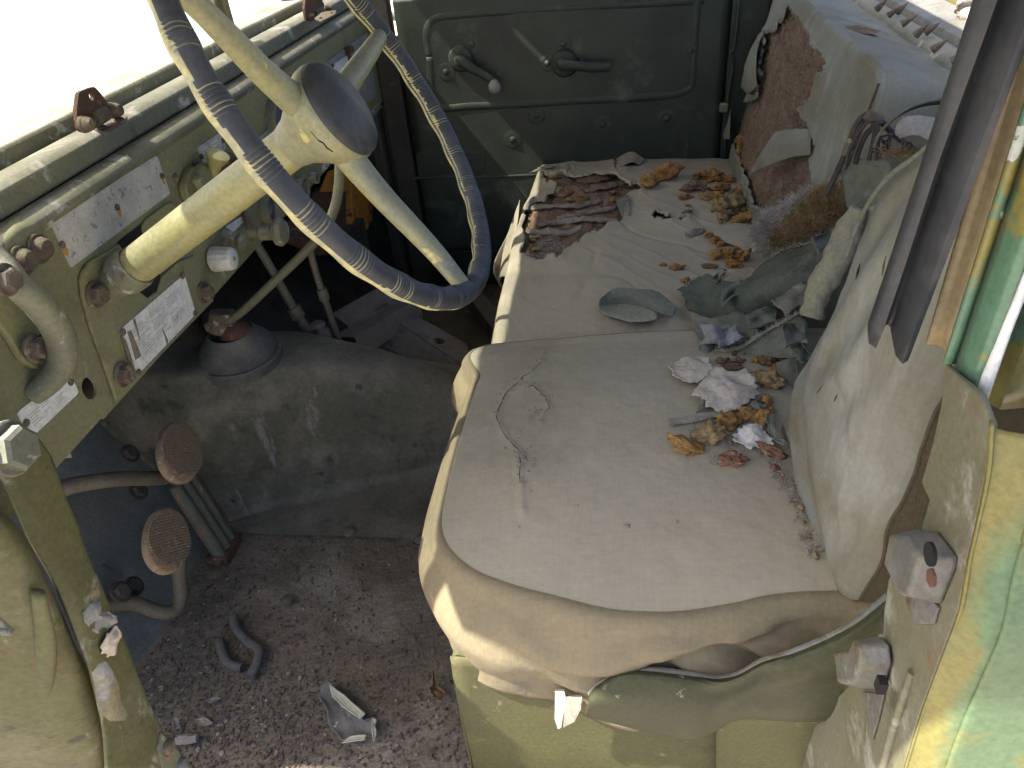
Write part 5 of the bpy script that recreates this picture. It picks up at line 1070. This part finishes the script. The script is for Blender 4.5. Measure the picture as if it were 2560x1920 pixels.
# ---------------------------------------------------------------- torn green canvas between the seats
PB = thing('torn_canvas', 'torn green canvas cover hanging between the two backrests', 'canvas', (.22, .95, .39))
def z_(u, v, z): return P(u, v, z=z)
def sheet(name, rows, mat='canvas_green', nu=18, nv=18, wob=.003, rag=.005, seed=0, par=PB, th=.0015): return mk(name, grid(rows, nu, nv, wob, 30, rag, seed), mat, par, sharp=180, solid=th)
sheet('torn_sheet', [[z_(1692, 722, .392), z_(1705, 742, .394), z_(1716, 775, .392)], [z_(1765, 688, .410), z_(1775, 740, .405), z_(1795, 800, .398)], [z_(1850, 706, .432), z_(1852, 745, .440), z_(1872, 795, .410)], [z_(1925, 645, .468), z_(1940, 700, .478), z_(1955, 765, .440)], [z_(2010, 610, .51), z_(2030, 660, .505), z_(2040, 715, .49)], [z_(2105, 575, .57), z_(2100, 640, .55), z_(2085, 700, .53)]], nu=24, nv=40, seed=1, wob=.005, rag=.007, mat='canvas_green_shade')
sheet('torn_sheet', [[z_(1722, 775, .397), z_(1735, 820, .397), z_(1748, 862, .398)], [z_(1790, 795, .406), z_(1800, 830, .408), z_(1822, 858, .404)], [z_(1850, 775, .416), z_(1868, 815, .418), z_(1880, 848, .410)], [z_(1868, 800, .42), z_(1890, 822, .42), z_(1916, 830, .416)]], nu=18, nv=24, seed=2, wob=.006, rag=.007)
sheet('torn_sheet', [[z_(1745, 805, .410), z_(1758, 840, .414), z_(1750, 862, .408)], [z_(1775, 812, .420), z_(1790, 838, .424), z_(1790, 860, .412)], [z_(1800, 818, .412), z_(1815, 845, .416), z_(1830, 868, .405)]], 'grey_canvas' if 'grey_canvas' in MAT else pm('grey_canvas', (.27, .275, .28), (.21, .21, .21), 14, .9, bump=.5, weave=.5, layers=[((.14, .14, .13), 16, .6, .72)]), 14, 14, .006, .005, 3)
sheet('hemmed_strip', [[z_(1792, 882, .400), z_(1845, 872, .404), z_(1921, 826, .425), z_(1997, 783, .450)], [z_(1793, 890, .397), z_(1850, 886, .402), z_(1935, 860, .425), z_(2020, 815, .45)], [z_(1793, 900, .394), z_(1862, 905, .398), z_(1945, 895, .418), z_(2005, 905, .43)]], nu=30, nv=14, seed=4, wob=.002, rag=.004)
mk('hem', tube(cr([z_(1792, 880, .400), z_(1845, 871, .407), z_(1880, 852, .418), z_(1921, 825, .429), z_(1960, 803, .442), z_(1997, 782, .454)], 6), .0022, 8), 'canvas_roll', PB)
sheet('torn_sheet', [[z_(1940, 905, .420), z_(1965, 898, .430), z_(1995, 890, .43)], [z_(1945, 955, .408), z_(1970, 960, .415), z_(1996, 945, .42)], [z_(1948, 1005, .400), z_(1965, 1020, .405), z_(1978, 1010, .41)], [z_(1955, 1050, .396), z_(1962, 1056, .398), z_(1966, 1050, .40)]], nu=14, nv=20, seed=5)
sheet('torn_sheet', [[z_(1745, 872, .396), z_(1765, 855, .408), z_(1790, 862, .400)], [z_(1730, 890, .393), z_(1762, 880, .404), z_(1790, 892, .396)], [z_(1748, 897, .390), z_(1770, 905, .396), z_(1788, 905, .392)]], nu=10, nv=10, seed=6)
RV, RF = tube(cr([P(2150, 520, y=.86), P(2128, 570, y=.86), P(2095, 640, y=.85), P(2058, 720, y=.835), P(2030, 795, y=.82)], 16), [.009, .0145, .017, .0165, .013], 32)
mk('rolled_canvas', ([p + Vector((1, -.6, .3)) * (.0045 * fb(p, 26, 3, 4) + .0006 * math.sin((p.z * .7 + p.y + p.x) * 260)) for p in RV], RF), 'canvas_roll', PB, sharp=180)
sheet('torn_sheet', [[P(2098, 428, y=.93), P(2150, 396, y=.92), P(2216, 398, y=.90), P(2232, 420, y=.89)], [P(2108, 470, y=.92), P(2150, 450, y=.91), P(2200, 452, y=.89), P(2222, 450, y=.88)], [P(2116, 520, y=.91), P(2148, 510, y=.90), P(2185, 495, y=.88), P(2205, 490, y=.87)], [P(2126, 566, y=.89), P(2140, 560, y=.88), P(2160, 545, y=.87), P(2175, 535, y=.865)]], nu=20, nv=22, seed=8, wob=.002)
sheet('torn_sheet', [[P(2235, 425, y=.885), P(2270, 400, y=.87), P(2320, 392, y=.85)], [P(2205, 470, y=.875), P(2240, 455, y=.86), P(2285, 425, y=.85)], [P(2192, 492, y=.865), P(2205, 490, y=.86), P(2225, 478, y=.85)]], 'canvas_back', 12, 12, .001, .003, 9)
sheet('torn_sheet', [[P(2135, 548, y=.872), P(2200, 500, y=.86), P(2250, 498, y=.84)], [P(2150, 590, y=.862), P(2195, 565, y=.85), P(2235, 540, y=.835)], [P(2110, 640, y=.858), P(2165, 620, y=.84), P(2205, 590, y=.825)]], 'canvas_roll', 14, 14, .002, .004, 10)
g_ = random.Random(21)
for i, (u, v, z, sx, sy, m_) in enumerate(((1830, 728, .428, 44, 16, 'canvas_green'), (1905, 790, .430, 40, 22, 'canvas_green'), (1985, 745, .475, 44, 26, 'canvas_lt'), (1985, 835, .452, 30, 30, 'canvas_green'), (1820, 838, .412, 30, 20, 'grey_canvas'), (2065, 600, .56, 36, 22, 'canvas_green'), (1800, 690, .412, 22, 10, 'canvas_lt'), (2005, 880, .44, 16, 26, 'canvas_green'))):
    a = g_.uniform(-.7, .3); c, s_ = math.cos(a), math.sin(a); rows = []
    for j in (-1, -.3, .4, 1):
        rows.append([z_(u + (k * sx * c - j * sy * s_) * g_.uniform(.75, 1.2), v + (k * sx * s_ + j * sy * c) * g_.uniform(.75, 1.2), z + g_.uniform(-.004, .010) + .010 * abs(k) * abs(j)) for k in (-1, -.3, .4, 1)])
    sheet('torn_scrap', rows, m_, 20, 20, .0018, .007, 30 + i)
EDG = [z_(1692, 722, .394), z_(1765, 688, .412), z_(1850, 706, .422), z_(1925, 645, .452), z_(2010, 610, .512), z_(2105, 575, .572)]
EDG2 = [z_(1748, 862, .40), z_(1822, 858, .406), z_(1880, 848, .412), z_(1916, 830, .418)]
def fray(path, n, seed, L1=.010):
    pts = cr(path, 20); return strands(n, lambda g: (g.choice(pts) + Vector((g.gauss(0, .002), g.gauss(0, .002), g.gauss(0, .001))), Vector((g.uniform(-1, 1), g.uniform(-1, 1), g.uniform(-.2, .8))), Vector((0, 0, 1)), g.uniform(.003, L1)), .00045, 3, seed)
mk('frayed_edge', comb(fray(EDG, 260, 1), fray(EDG2, 120, 2), fray([z_(1792, 880, .402), z_(1845, 871, .407), z_(1921, 825, .429), z_(1997, 782, .454)], 260, 3, .008)), 'thread_pale' if 'thread_pale' in MAT else pm('thread_pale', (.42, .41, .34), (.34, .33, .27), 60, .9, bump=0), PB, kind='stuff')
# stiff underlay and fibre behind the sheets
mk('lining', grid([[z_(1840, 775, .385), z_(1930, 740, .40), z_(2060, 690, .42)], [z_(1850, 850, .385), z_(1940, 800, .40), z_(2030, 770, .42)]], 12, 8, .003, 30), 'foam_brown', PB)
# ---------------------------------------------------------------- bare spring wires of the broken backrest frame
sp = thing('backrest_springs', 'rusty bent spring wires poking out beside the near backrest', 'spring', (.26, .92, .45))
W_ = lambda L, y: [P(2050 + a * .241, 200 + b * .241, y=y) for a, b in L]
for L, y, r in (([(60, 1200), (180, 950), (290, 690), (360, 500), (430, 390), (520, 350), (600, 395), (800, 590), (1060, 790), (1150, 870)], .915, .0036), ([(262, 930), (290, 780), (370, 600), (470, 460), (560, 410), (640, 440)], .905, .0022), ([(330, 640), (420, 470), (520, 390), (600, 400)], .912, .0022), ([(505, 830), (550, 650), (565, 520), (550, 440)], .90, .0026), ([(580, 830), (600, 650), (600, 520), (585, 440)], .895, .0024), ([(365, 870), (410, 720), (470, 580), (545, 490)], .92, .0034),
                ([(610, 600), (700, 570), (780, 530), (740, 560)], .895, .0012), ([(610, 560), (640, 620), (700, 630), (740, 560)], .89, .0012), ([(640, 640), (690, 680), (680, 730), (550, 745)], .89, .0012), ([(850, 780), (860, 700), (920, 650), (960, 700), (890, 750)], .885, .0014), ([(160, 930), (190, 880), (230, 880), (210, 960), (170, 960)], .913, .0010), ([(720, 800), (715, 650), (740, 560)], .885, .0024), ([(610, 810), (660, 690)], .885, .0020)):
    mk('wire', tube(cr(W_(L, y), 6), r, 8), 'wire', sp)
for (a, b), y, ax in (((308, 695), .914, (.25, 0, 1)), ((560, 395), .908, (1, 0, -.5))):
    mk('clip', lathe([(.0058, -.010), (.0064, -.009), (.0064, .009), (.0058, .010)], W_([(a, b)], y)[0], ax, 14), 'rust_bolt', sp)
hoop = cr(W_([(560, 700), (610, 575), (720, 440), (900, 300), (1140, 215), (1370, 200), (1500, 215)], .86), 8)
mk('hoop', (lambda V, F: (V, F))(*grid([[p for p in hoop], [p + Vector((.004, .02, -.010)) for p in hoop]], len(hoop) * 1, 2)), 'black_rubber', sp, solid=.003)
mk('hoop_edge', tube(hoop, .0016, 8), 'alu', sp)
sheet('fabric_scrap', [[P(2255, 290, y=.85), P(2300, 287, y=.84), P(2365, 300, y=.82)], [P(2235, 325, y=.85), P(2300, 330, y=.83), P(2360, 345, y=.81)], [P(2250, 348, y=.85), P(2290, 338, y=.83), P(2340, 362, y=.81)]], 'grey_canvas', 12, 12, .001, .003, 11, sp)
mk('fibre_tuft', strands(160, lambda g: (P(2210 + g.uniform(0, 110), 388 + g.uniform(-6, 8), y=.87 + g.uniform(-.01, .01)), Vector((g.uniform(-1, 1), g.uniform(-1, .5), g.uniform(-.2, 1))), Vector((0, 0, 1)), g.uniform(.008, .02)), .0005, 4, 9), 'hair_gold', sp, kind='stuff')
# ---------------------------------------------------------------- torn-off fibre pad
fp0 = P(1990, 548, y=1.055); dF = (P(2098, 495, y=.965) - P(1888, 608, y=1.125)); LF = dF.length / 2; dF.normalize()
fb_ = thing('fibre_pad', 'torn grey and golden horsehair pad lying across the green canvas', 'fibre pad', fp0 - Vector((0, 0, .04)))
sF = dF.cross(Vector((.45, -.55, .70))).normalized(); uF = sF.cross(dF).normalized()
def fpt(t, a, k=1): 
    e = max(.12, 1 - abs(t) ** 3.2) ** .5; return fp0 + dF * t * LF + (sF * math.cos(a) * .026 + uF * math.sin(a) * .016) * e * k
V = []; F = []; n, m = 22, 30
for j in range(m + 1):
    for k in range(n):
        p = fpt(-1 + 2 * j / m, 2 * math.pi * k / n); V.append(p + (p - fp0).normalized() * .004 * fb(p, 60, 3))
for j in range(m):
    for k in range(n): F.append((j * n + k, j * n + (k + 1) % n, (j + 1) * n + (k + 1) % n, (j + 1) * n + k))
F += [tuple(range(n)), tuple(m * n + k for k in range(n))[::-1]]
mk('core', (V, F), 'fibre', fb_, sharp=180)
def half(lo):
    def f(g):
        while True:
            t, a = g.uniform(-1, 1), g.uniform(0, 6.283); p = fpt(t, a, 1.0); q = (p - fp0)
            if (q.dot(Vector((-.1, .75, .6))) > .001 + .003 * g.uniform(-1, 1)) == lo:
                n_ = (q - dF * q.dot(dF)).normalized(); d_ = dF * g.uniform(-.6, 1.2) + Vector((g.uniform(-.5, .5), g.uniform(-.5, .5), g.uniform(-.5, .5))); return p + n_ * .001, d_ - n_ * (d_.dot(n_) - .05), n_, g.uniform(.010, .024)
    return f
mk('grey_hair', strands(2600, half(True), .00045, 5, 5), 'hair_grey', fb_, kind='stuff'); mk('golden_hair', strands(2600, half(False), .00045, 5, 6), 'hair_gold', fb_, kind='stuff')
tag(mk('cotton_tuft', chunk(.011, 77, (1, .8, .7), 3, .5, .4), 'white_rag', sharp=180, loc=P(1893, 618, z=.41)), 'small white cotton tuft below the torn fibre pad', 'cotton')
tag(mk('straw_stalk', tube(cr([P(2010, 678, z=.44), P(2050, 645, z=.455), P(2100, 600, z=.48), P(2120, 560, z=.49)], 5), [.002, .006, .005, .002], 8, flat=(Vector((0, 0, 1)), .4)), 'leaf_yellow' if 'leaf_yellow' in MAT else pm('leaf_yellow', (.42, .36, .15), (.34, .28, .12), 30, .8, bump=.2)), 'dry yellow leaf blade under the fibre pad', 'leaf')
tag(mk('straw_stalk', tube(cr([P(1952, 645, z=.45), P(1985, 662, z=.452), P(2010, 680, z=.452), P(2052, 690, z=.457)], 5), [.001, .0035, .0035, .001], 8, flat=(Vector((0, 0, 1)), .4)), 'hair_gold'), 'dry tan bark sliver on the green canvas', 'bark')
# ---------------------------------------------------------------- crumbs of seat foam
def foam(u, v, rx, ry=None, mat='foam', surf=('dseat',), lab=None, cat='foam', grp=None, seed=0, rot=None, hz=.7, sub=3, sink=.28):
    h = hit(u, v, *surf)
    if not h: return
    k = (h[0] - CAM).length / 1849; rx *= k; ry = (ry or 0) * k or rx; r = max(rx, ry); hh = min(rx, ry) * hz
    VF = chunk(1, seed + u * .37 + v * .11, (rx, ry, hh), 4 if sub == 3 and max(rx, ry) > .006 else sub, .42, .24)
    o = mk('foam_crumb', VF, mat, sharp=180, loc=h[0] + Vector((0, 0, hh * (1 - sink))))
    o.rotation_euler = (rnd.uniform(-.3, .3), rnd.uniform(-.3, .3), rot if rot is not None else rnd.uniform(-.6, .6))
    tag(o, lab or 'orange brown foam crumb', cat, grp); return o
zq = lambda a, b: (1640 + a * .205, 860 + b * .205)
big = [((360, 1280), 38, 22, 'foam', 'golden knobbly foam crumb nearest the seat crack, forked at one end', -.5), ((660, 1160), 36, 31, 'foam_tan', 'largest tan foam lump on the driver seat', .2), ((900, 985), 25, 22, 'foam', 'rounded orange foam crumb beside the large tan lump', 0), ((1100, 880), 22, 17, 'foam', 'two-tone foam crumb touching the white rag lower edge', .4),
       ((1265, 945), 21, 20, 'foam', 'bright yellow foam crumb above the small white scrap', .5), ((1345, 715), 13, 17, 'foam', 'upright yellow foam crumb right of the white rag', 0), ((1385, 825), 12, 9, 'foam', 'small yellow crumb below the upright yellow one', 0), ((1410, 490), 25, 28, 'foam_tan', 'large tan foam lump below the hemmed canvas strip', .2),
       ((1220, 470), 18, 18, 'foam_tan', 'tan foam crumb left of the large lump near the hem', 0), ((1245, 375), 18, 10, 'foam_tan', 'flat tan crumb under the hemmed canvas strip', .3), ((905, 1435), 34, 17, 'foam_red', 'long reddish brown crumb nearest the viewer on the driver seat', -.25), ((1415, 1350), 29, 16, 'foam_red', 'reddish brown crumb below the small white scrap', -.2),
       ((1450, 1535), 9, 9, 'foam_red', 'tiny round reddish crumb in the seat gap', 0), ((1510, 225), 14, 11, 'foam', 'orange crumb perched at the canvas edge by the near backrest', .3), ((1265, 205), 24, 9, 'foam', 'narrow orange foam strip below the hem', .6), ((1470, 320), 10, 13, 'foam', 'small orange crumb between the hem and the large tan lump', .3),
       ((820, 230), 15, 10, 'foam_brown', 'dark brown crumb at the left end below the hem', 0), ((985, 215), 15, 9, 'foam_brown', 'dark brown crumb in the middle below the hem', 0), ((930, 310), 24, 10, 'foam_brown', 'dark matted crumb above the white rag', 0), ((1370, 240), 18, 14, 'foam_brown', 'dark brown crumb between hem and orange crumbs', 0), ((910, 1170), 12, 11, 'foam_brown', 'grey brown crumb between the tan lump and white scrap', 0)]
pm('foam_tan', (.27, .20, .10), (.22, .165, .09), 30, .95, bump=.9, bs=170, layers=[((.34, .22, .07), 26, .56, .68), ((.15, .12, .08), 30, .6, .7)], spec=.05, fine=.3)
pm('foam_red', (.22, .115, .075), (.17, .095, .065), 40, .95, bump=1, bs=190, layers=[((.30, .19, .12), 40, .55, .66), ((.10, .06, .045), 30, .6, .7)], spec=.05, fine=.3)
for (p, rx, ry, m_, lab, ro_) in big: foam(*zq(*p), rx, ry, m_, ('dseat',), lab, rot=ro_, seed=3)
for a, b, r in ((2001, 1271, 9), (2010, 1310, 6), (2038, 1392, 8), (1985, 1220, 5), (1996, 1245, 5), (1958, 1190, 6), (1970, 1205, 5), (2024, 1350, 5), (2030, 1368, 4), (1940, 1142, 8)):
    foam(a, b, r, None, 'foam_tan', ('dseat',), 'tiny foam crumb in the crease of the near seat', grp='crumbs in the near seat crease', seed=9, sub=2)
zp = lambda a, b: (1640 + a * .205, 380 + b * .205)
pl = [((-75, 410), 22, 17, 'foam'), ((140, 320), 27, 22, 'foam_dk'), ((500, 320), 9, 17, 'foam'), ((700, 350), 26, 17, 'foam_dk'), ((865, 360), 16, 9, 'foam_dk'), ((400, 475), 17, 13, 'foam_brown'), ((540, 465), 12, 12, 'foam_brown'), ((350, 575), 16, 9, 'foam_dk'), ((690, 590), 28, 14, 'foam'), ((800, 470), 20, 12, 'foam_dk'), ((1060, 525), 16, 14, 'foam'), ((780, 700), 18, 22, 'foam_tan'), ((930, 680), 25, 22, 'foam_tan'),
      ((1110, 735), 24, 8, 'foam'), ((1075, 840), 30, 11, 'foam'), ((820, 830), 15, 9, 'foam_tan'), ((375, 760), 13, 7, 'foam_brown'), ((640, 1040), 9, 8, 'foam'), ((715, 1100), 13, 9, 'foam_dk'), ((790, 1140), 9, 8, 'foam_dk'), ((740, 1285), 18, 15, 'foam'), ((920, 1290), 18, 18, 'foam'), ((1045, 1300), 18, 15, 'foam'), ((950, 1400), 20, 11, 'foam_dk'), ((660, 1410), 20, 7, 'foam_brown'), ((260, 1430), 19, 9, 'foam_dk'), ((90, 1385), 7, 5, 'foam_dk'), ((360, 1590), 10, 8, 'foam'), ((620, 480), 10, 8, 'foam_brown'), ((960, 560), 16, 10, 'foam_brown'), ((1150, 620), 16, 20, 'foam_brown'), ((1010, 610), 14, 10, 'foam_tan'), ((880, 790), 16, 10, 'foam_brown')]
pm('foam_dk', (.24, .125, .05), (.30, .17, .065), 34, .95, bump=1, bs=170, layers=[((.11, .065, .04), 30, .54, .66), ((.42, .25, .08), 40, .60, .70)], spec=.05, fine=.3)
for i, ((a, b), rx, ry, m_) in enumerate(pl):
    near = b > 950
    foam(*zp(a, b), rx, ry, m_, ('pseat_full',), 'orange foam crumb of the small pile by the green canvas tip' if near else 'orange foam crumb of the heap against the far backrest', grp='crumbs by the green canvas' if near else 'crumbs by the far backrest', seed=i, hz=.85)
for i, (u, v, a, b) in enumerate(((1856, 268, 12, 13), (1852, 296, 12, 15), (1850, 325, 14, 14), (1853, 352, 12, 14), (1855, 380, 13, 16), (1858, 405, 11, 10), (1858, 432, 8, 8))):
    h = hit(u, v, 'fpad')
    if h:
        k = (h[0] - CAM).length / 1849; o = mk('foam_crumb', chunk(1, 40 + i, (a * k * .8, a * k, b * k), 3), 'foam_dk' if i % 2 else 'foam', sharp=180, loc=h[0] + nb * a * k * .3)
        tag(o, 'orange foam crumb stuck along the far torn edge of the far backrest', 'foam', 'crumbs on the far backrest edge')
for i, (a, b, r1, r2, m_) in enumerate(((680, 360, 15, 11, 'foam_brown'), (540, 370, 12, 8, 'foam'), (660, 600, 17, 15, 'foam_tan'), (790, 690, 8, 7, 'foam'), (1410, 690, 11, 8, 'foam'), (1380, 350, 11, 9, 'foam_brown'), (1540, 470, 12, 10, 'foam_brown'), (480, 720, 14, 5, 'foam'), (300, 1230, 11, 10, 'foam_tan'), (1350, 980, 13, 8, 'foam_tan'), (360, 1360, 16, 8, 'foam_tan'), (1390, 580, 9, 8, 'foam_red'), (900, 620, 10, 5, 'foam_dk'), (1020, 650, 9, 5, 'foam'))):
    foam(1280 + a * .1808, 380 + b * .1808, r1, r2, m_, ('ppad',), 'crumb of rotten filling in the hole of the far seat', grp='crumbs in the far seat hole', seed=60 + i)
for px, lab in ((zp(470, 1000), 'grey bark-like flake on the far seat'), (zz([(430, 250)])[0], 'dark flake at the far seat corner')):
    foam(*px, 25, 9, 'crust', ('pseat_full',), lab, 'flake', seed=5, hz=.5)
g_ = random.Random(8)
for i in range(46):
    if i < 26: u, v = g_.gauss(1850, 60), g_.gauss(500, 45); sf = ('pseat_full',); k_ = 'far'
    else: u, v = g_.gauss(1900, 45), g_.gauss(935, 38); sf = ('dseat',); k_ = 'near'
    foam(u, v, g_.uniform(3, 8), g_.uniform(3, 7), g_.choice(('foam', 'foam_dk', 'foam_brown', 'foam_tan')), sf, 'small foam crumb among the larger ones by the %s backrest' % k_, grp='small crumbs by the %s backrest' % k_, seed=i, sub=2)
# fluff and threads in crease and hole
def thr(surf, pts, spread, L0, L1):
    def f(g):
        while True:
            a = g.choice(pts); h = hit(a[0] + g.gauss(0, spread), a[1] + g.gauss(0, spread), surf)
            if h: return h[0] + Vector((0, 0, .001)), Vector((g.uniform(-1, 1), g.uniform(-1, 1), g.uniform(-.1, .35))), h[1], g.uniform(L0, L1)
    return f
mk('seat_threads', strands(900, thr('dseat', [(1930, 1150), (1945, 1180), (1965, 1210), (1985, 1245), (2000, 1290), (2015, 1340), (2030, 1380), (1905, 1130), (1925, 1050), (1850, 1050), (1825, 1110), (1740, 1080), (1755, 1115), (1790, 1150)], 8, .004, .011), .0004, 3, 4), 'grey_thread', kind='stuff')['label'] = 'loose grey threads in the crease of the near seat'
mk('hole_threads', strands(420, thr('ppad', zz([(560, 1340), (620, 1280), (420, 1300), (700, 1380), (500, 1230), (400, 1420), (1120, 600), (980, 450), (1680, 480)]), 9, .004, .012), .0005, 3, 5), 'hair_grey', kind='stuff')['label'] = 'frayed grey fluff in the hole of the far seat'
mk('back_threads', strands(300, thr('pseat_full', [zp(1150, 600), zp(1180, 700), zp(1150, 520), zp(1100, 800)], 10, .006, .016), .0005, 3, 6), 'wire', kind='stuff')['label'] = 'dark hair strands at the foot of the far backrest'
# ---------------------------------------------------------------- rags and scraps on the driver seat
def rag(name, px, mat, lab, cat, dome=.008, seed=0, curl=.004, lift=.004, ragg=.007, wob=.0055, surf='dseat'):
    pts = [(lambda h: (h[0] if h else P(*q, z=.40)))(hit(*q, surf)) + Vector((0, 0, lift)) for q in px]
    return tag(mk(name, patch(pts, 12, ragg, seed, 6, curl, wob, 34, (0, 0, 1), dome), mat, sharp=180, solid=.0012), lab, cat)
rag('white_rag', [zq(*q) for q in ((150, 350), (220, 270), (300, 230), (480, 185), (640, 205), (680, 380), (600, 480), (450, 540), (320, 510), (200, 450))], 'white_rag', 'dirty white cloth lobe with frayed edge near the canvas, left of the larger cloth', 'rag', .007, 1)
rag('white_rag', [zq(*q) for q in ((600, 430), (740, 345), (920, 370), (1100, 365), (1180, 500), (1270, 655), (1110, 740), (980, 860), (830, 870), (630, 850), (590, 760), (420, 690), (560, 500))], 'white_rag', 'largest white cloth scrap on the driver seat', 'rag', .008, 2, lift=.006)
rag('white_rag', [zq(*q) for q in ((960, 1110), (1060, 1062), (1180, 1050), (1280, 1042), (1330, 1110), (1390, 1190), (1412, 1255), (1330, 1300), (1220, 1310), (1120, 1340), (1040, 1270), (960, 1200))], 'white_scrap' if 'white_scrap' in MAT else pm('white_scrap', (.66, .63, .59), (.56, .53, .49), 30, .95, bump=.7, bs=160, spec=.05), 'small square white scrap between foam crumbs on the driver seat', 'rag', .008, 3, .004)
rag('canvas_scrap', [zq(*q) for q in ((1330, 960), (1400, 930), (1430, 980), (1420, 1130), (1450, 1240), (1580, 1310), (1560, 1330), (1420, 1260), (1350, 1120))], 'canvas_green', 'curled green canvas scrap against the near backrest', 'canvas', .004, 4, .008, .008)
rag('canvas_scrap', [zq(*q) for q in ((590, 730), (610, 790), (650, 840), (560, 860), (470, 905), (520, 840), (570, 790))], 'canvas_green', 'small pointed green canvas scrap below the white cloth', 'canvas', .004, 6, .004)
rag('canvas_scrap', [zq(*q) for q in ((1180, 800), (1250, 780), (1320, 820), (1260, 860), (1190, 845))], 'canvas_green', 'tiny green canvas scrap among the foam crumbs', 'canvas', .004, 8, .002)
fs_ = []
for i in range(34):
    g = random.Random(i); a, b = zq(150 + g.uniform(-10, 60), 990 + g.uniform(-30, 40)), zq(850 + g.uniform(-60, 30), 885 + g.uniform(-18, 25)); m_ = zq(500 + g.uniform(-40, 40), 935 + g.uniform(-40, 35))
    pts = [hit(*q, 'dseat')[0] + Vector((0, 0, .003 + g.uniform(0, .004))) for q in (a, m_, b)]; fs_.append(tube(cr(pts, 5), .0008, 5))
tag(mk('frayed_strip', comb(*fs_), 'grey_thread'), 'frayed pale grey strip of threads left of the tan foam lump', 'threads')
for i, (u, v) in enumerate(((1568, 1316), (1440, 1265), (1690, 1305))):
    h = hit(u, v, 'dseat'); 
    tag(mk('seed', chunk(.0035 - .0006 * i, i, (1, .6, .5), 2), 'grit_pale', loc=h[0] + Vector((0, 0, .001))), ('pale seed in the middle of the driver seat', 'dark crumb left of the pale seed on the driver seat', 'pale fleck right of the seed on the driver seat')[i], 'seed')
# ---------------------------------------------------------------- things lying on the cab floor
def F_(u, v, z=.008): return P(u, v, z=z)
zf = lambda a, b: (360 + a * .3858, 1280 + b * .3858)
tag(mk('hose_piece', tube(cr([F_(*zf(578, 680), .012), F_(*zf(600, 760), .010), F_(*zf(670, 840), .010), F_(*zf(740, 890), .012), F_(*zf(735, 970), .012), F_(*zf(690, 1070), .010)], 8), .0078, 14), 'boot_rubber'), 'longer S-bent piece of grey hose on the floor', 'hose')
tag(mk('hose_piece', tube(cr([F_(*zf(488, 835), .009), F_(*zf(515, 930), .009), F_(*zf(560, 990), .009), F_(*zf(640, 1010), .010)], 8), .0078, 14), 'boot_rubber'), 'shorter curved piece of dark hose on the floor', 'hose')
tag(mk('vinyl_scrap', patch([F_(*zf(*q), .010) for q in ((1190, 1105), (1300, 1200), (1430, 1320), (1420, 1360), (1500, 1340), (1505, 1460), (1440, 1450), (1290, 1500), (1210, 1400), (1190, 1300), (1130, 1190))], 8, .003, 3, 5, .008, .004, 30), 'vinyl', sharp=180, solid=.001), 'torn grey vinyl scrap with flaking cream edges on the floor', 'vinyl')
for px, lab in (([(1200, 1120), (1300, 1190), (1435, 1310), (1400, 1345), (1310, 1280), (1220, 1200)], 'cream paint flake along the top edge of the vinyl scrap'), ([(1290, 1500), (1340, 1455), (1440, 1445), (1430, 1480), (1350, 1490)], 'cream paint flake at the lower tip of the vinyl scrap'), ([(1480, 1340), (1510, 1350), (1490, 1390), (1508, 1430), (1490, 1500), (1480, 1440)], 'thin cream curl right of the vinyl scrap')):
    tag(mk('paint_flake', patch([F_(*zf(*q), .019) for q in px], 5, .002, 7, 4, .003, .001, 40), 'leaf_cream' if 'leaf_cream' in MAT else pm('leaf_cream', (.48, .46, .36), (.42, .40, .3), 30, .8, bump=.3), sharp=180, solid=.0012), lab, 'flake')
tag(mk('dry_leaf', patch([F_(*zf(*q), .014) for q in ((1880, 1050), (1900, 1130), (1960, 1180), (1930, 1240), (1880, 1220), (1850, 1160), (1870, 1110))], 6, .004, 9, 4, .010, .005, 60), 'leaf', sharp=180, solid=.0008), 'curled brown leaf beside the seat box on the floor', 'leaf')
tag(mk('stick', tube(cr([F_(*zf(215, 1478), .010), F_(*zf(280, 1470), .011), F_(*zf(345, 1465), .011)], 4), [.007, .008, .006], 8), 'wood'), 'short brown stick by the front door post', 'stick')
for i, q in enumerate(([(330, 1350), (400, 1330), (450, 1370), (380, 1385)], [(400, 1225), (470, 1195), (500, 1210), (430, 1245)], [(190, 1340), (230, 1350), (240, 1400), (200, 1420)], [(90, 1140), (130, 1125), (125, 1155), (95, 1165)], [(230, 870), (260, 850), (240, 890), (215, 880)])):
    tag(mk('leaf_flake', patch([F_(*zf(*k), .010) for k in q], 4, .003, i, 4, .004, .002, 60), 'grit_pale', sharp=180, solid=.0008), ('broad pale leaf flake above the stick', 'narrow pale leaf flake on the dark floor', 'dull leaf flake close to the door post edge', 'small pale flake near the toe board', 'thin pale curl near the toe board')[i], 'leaf')

# crumbs that share a look are told apart by their order across the picture
ORD = 'first second third fourth fifth sixth seventh eighth ninth tenth eleventh twelfth thirteenth fourteenth fifteenth sixteenth seventeenth eighteenth nineteenth twentieth'.split() + ['twenty-' + q for q in 'first second third fourth fifth sixth seventh eighth ninth'.split()] + ['thirtieth']
grp = {}
for o in COL.objects:
    if 'group' in o.keys(): grp.setdefault(o['group'], []).append(o)
for g, L in grp.items():
    L.sort(key=lambda o: toP(o.location)[0])
    for i, o in enumerate(L): o['label'] = o['label'] + ', ' + (ORD[i] if i < 30 else 'last') + ' from left'
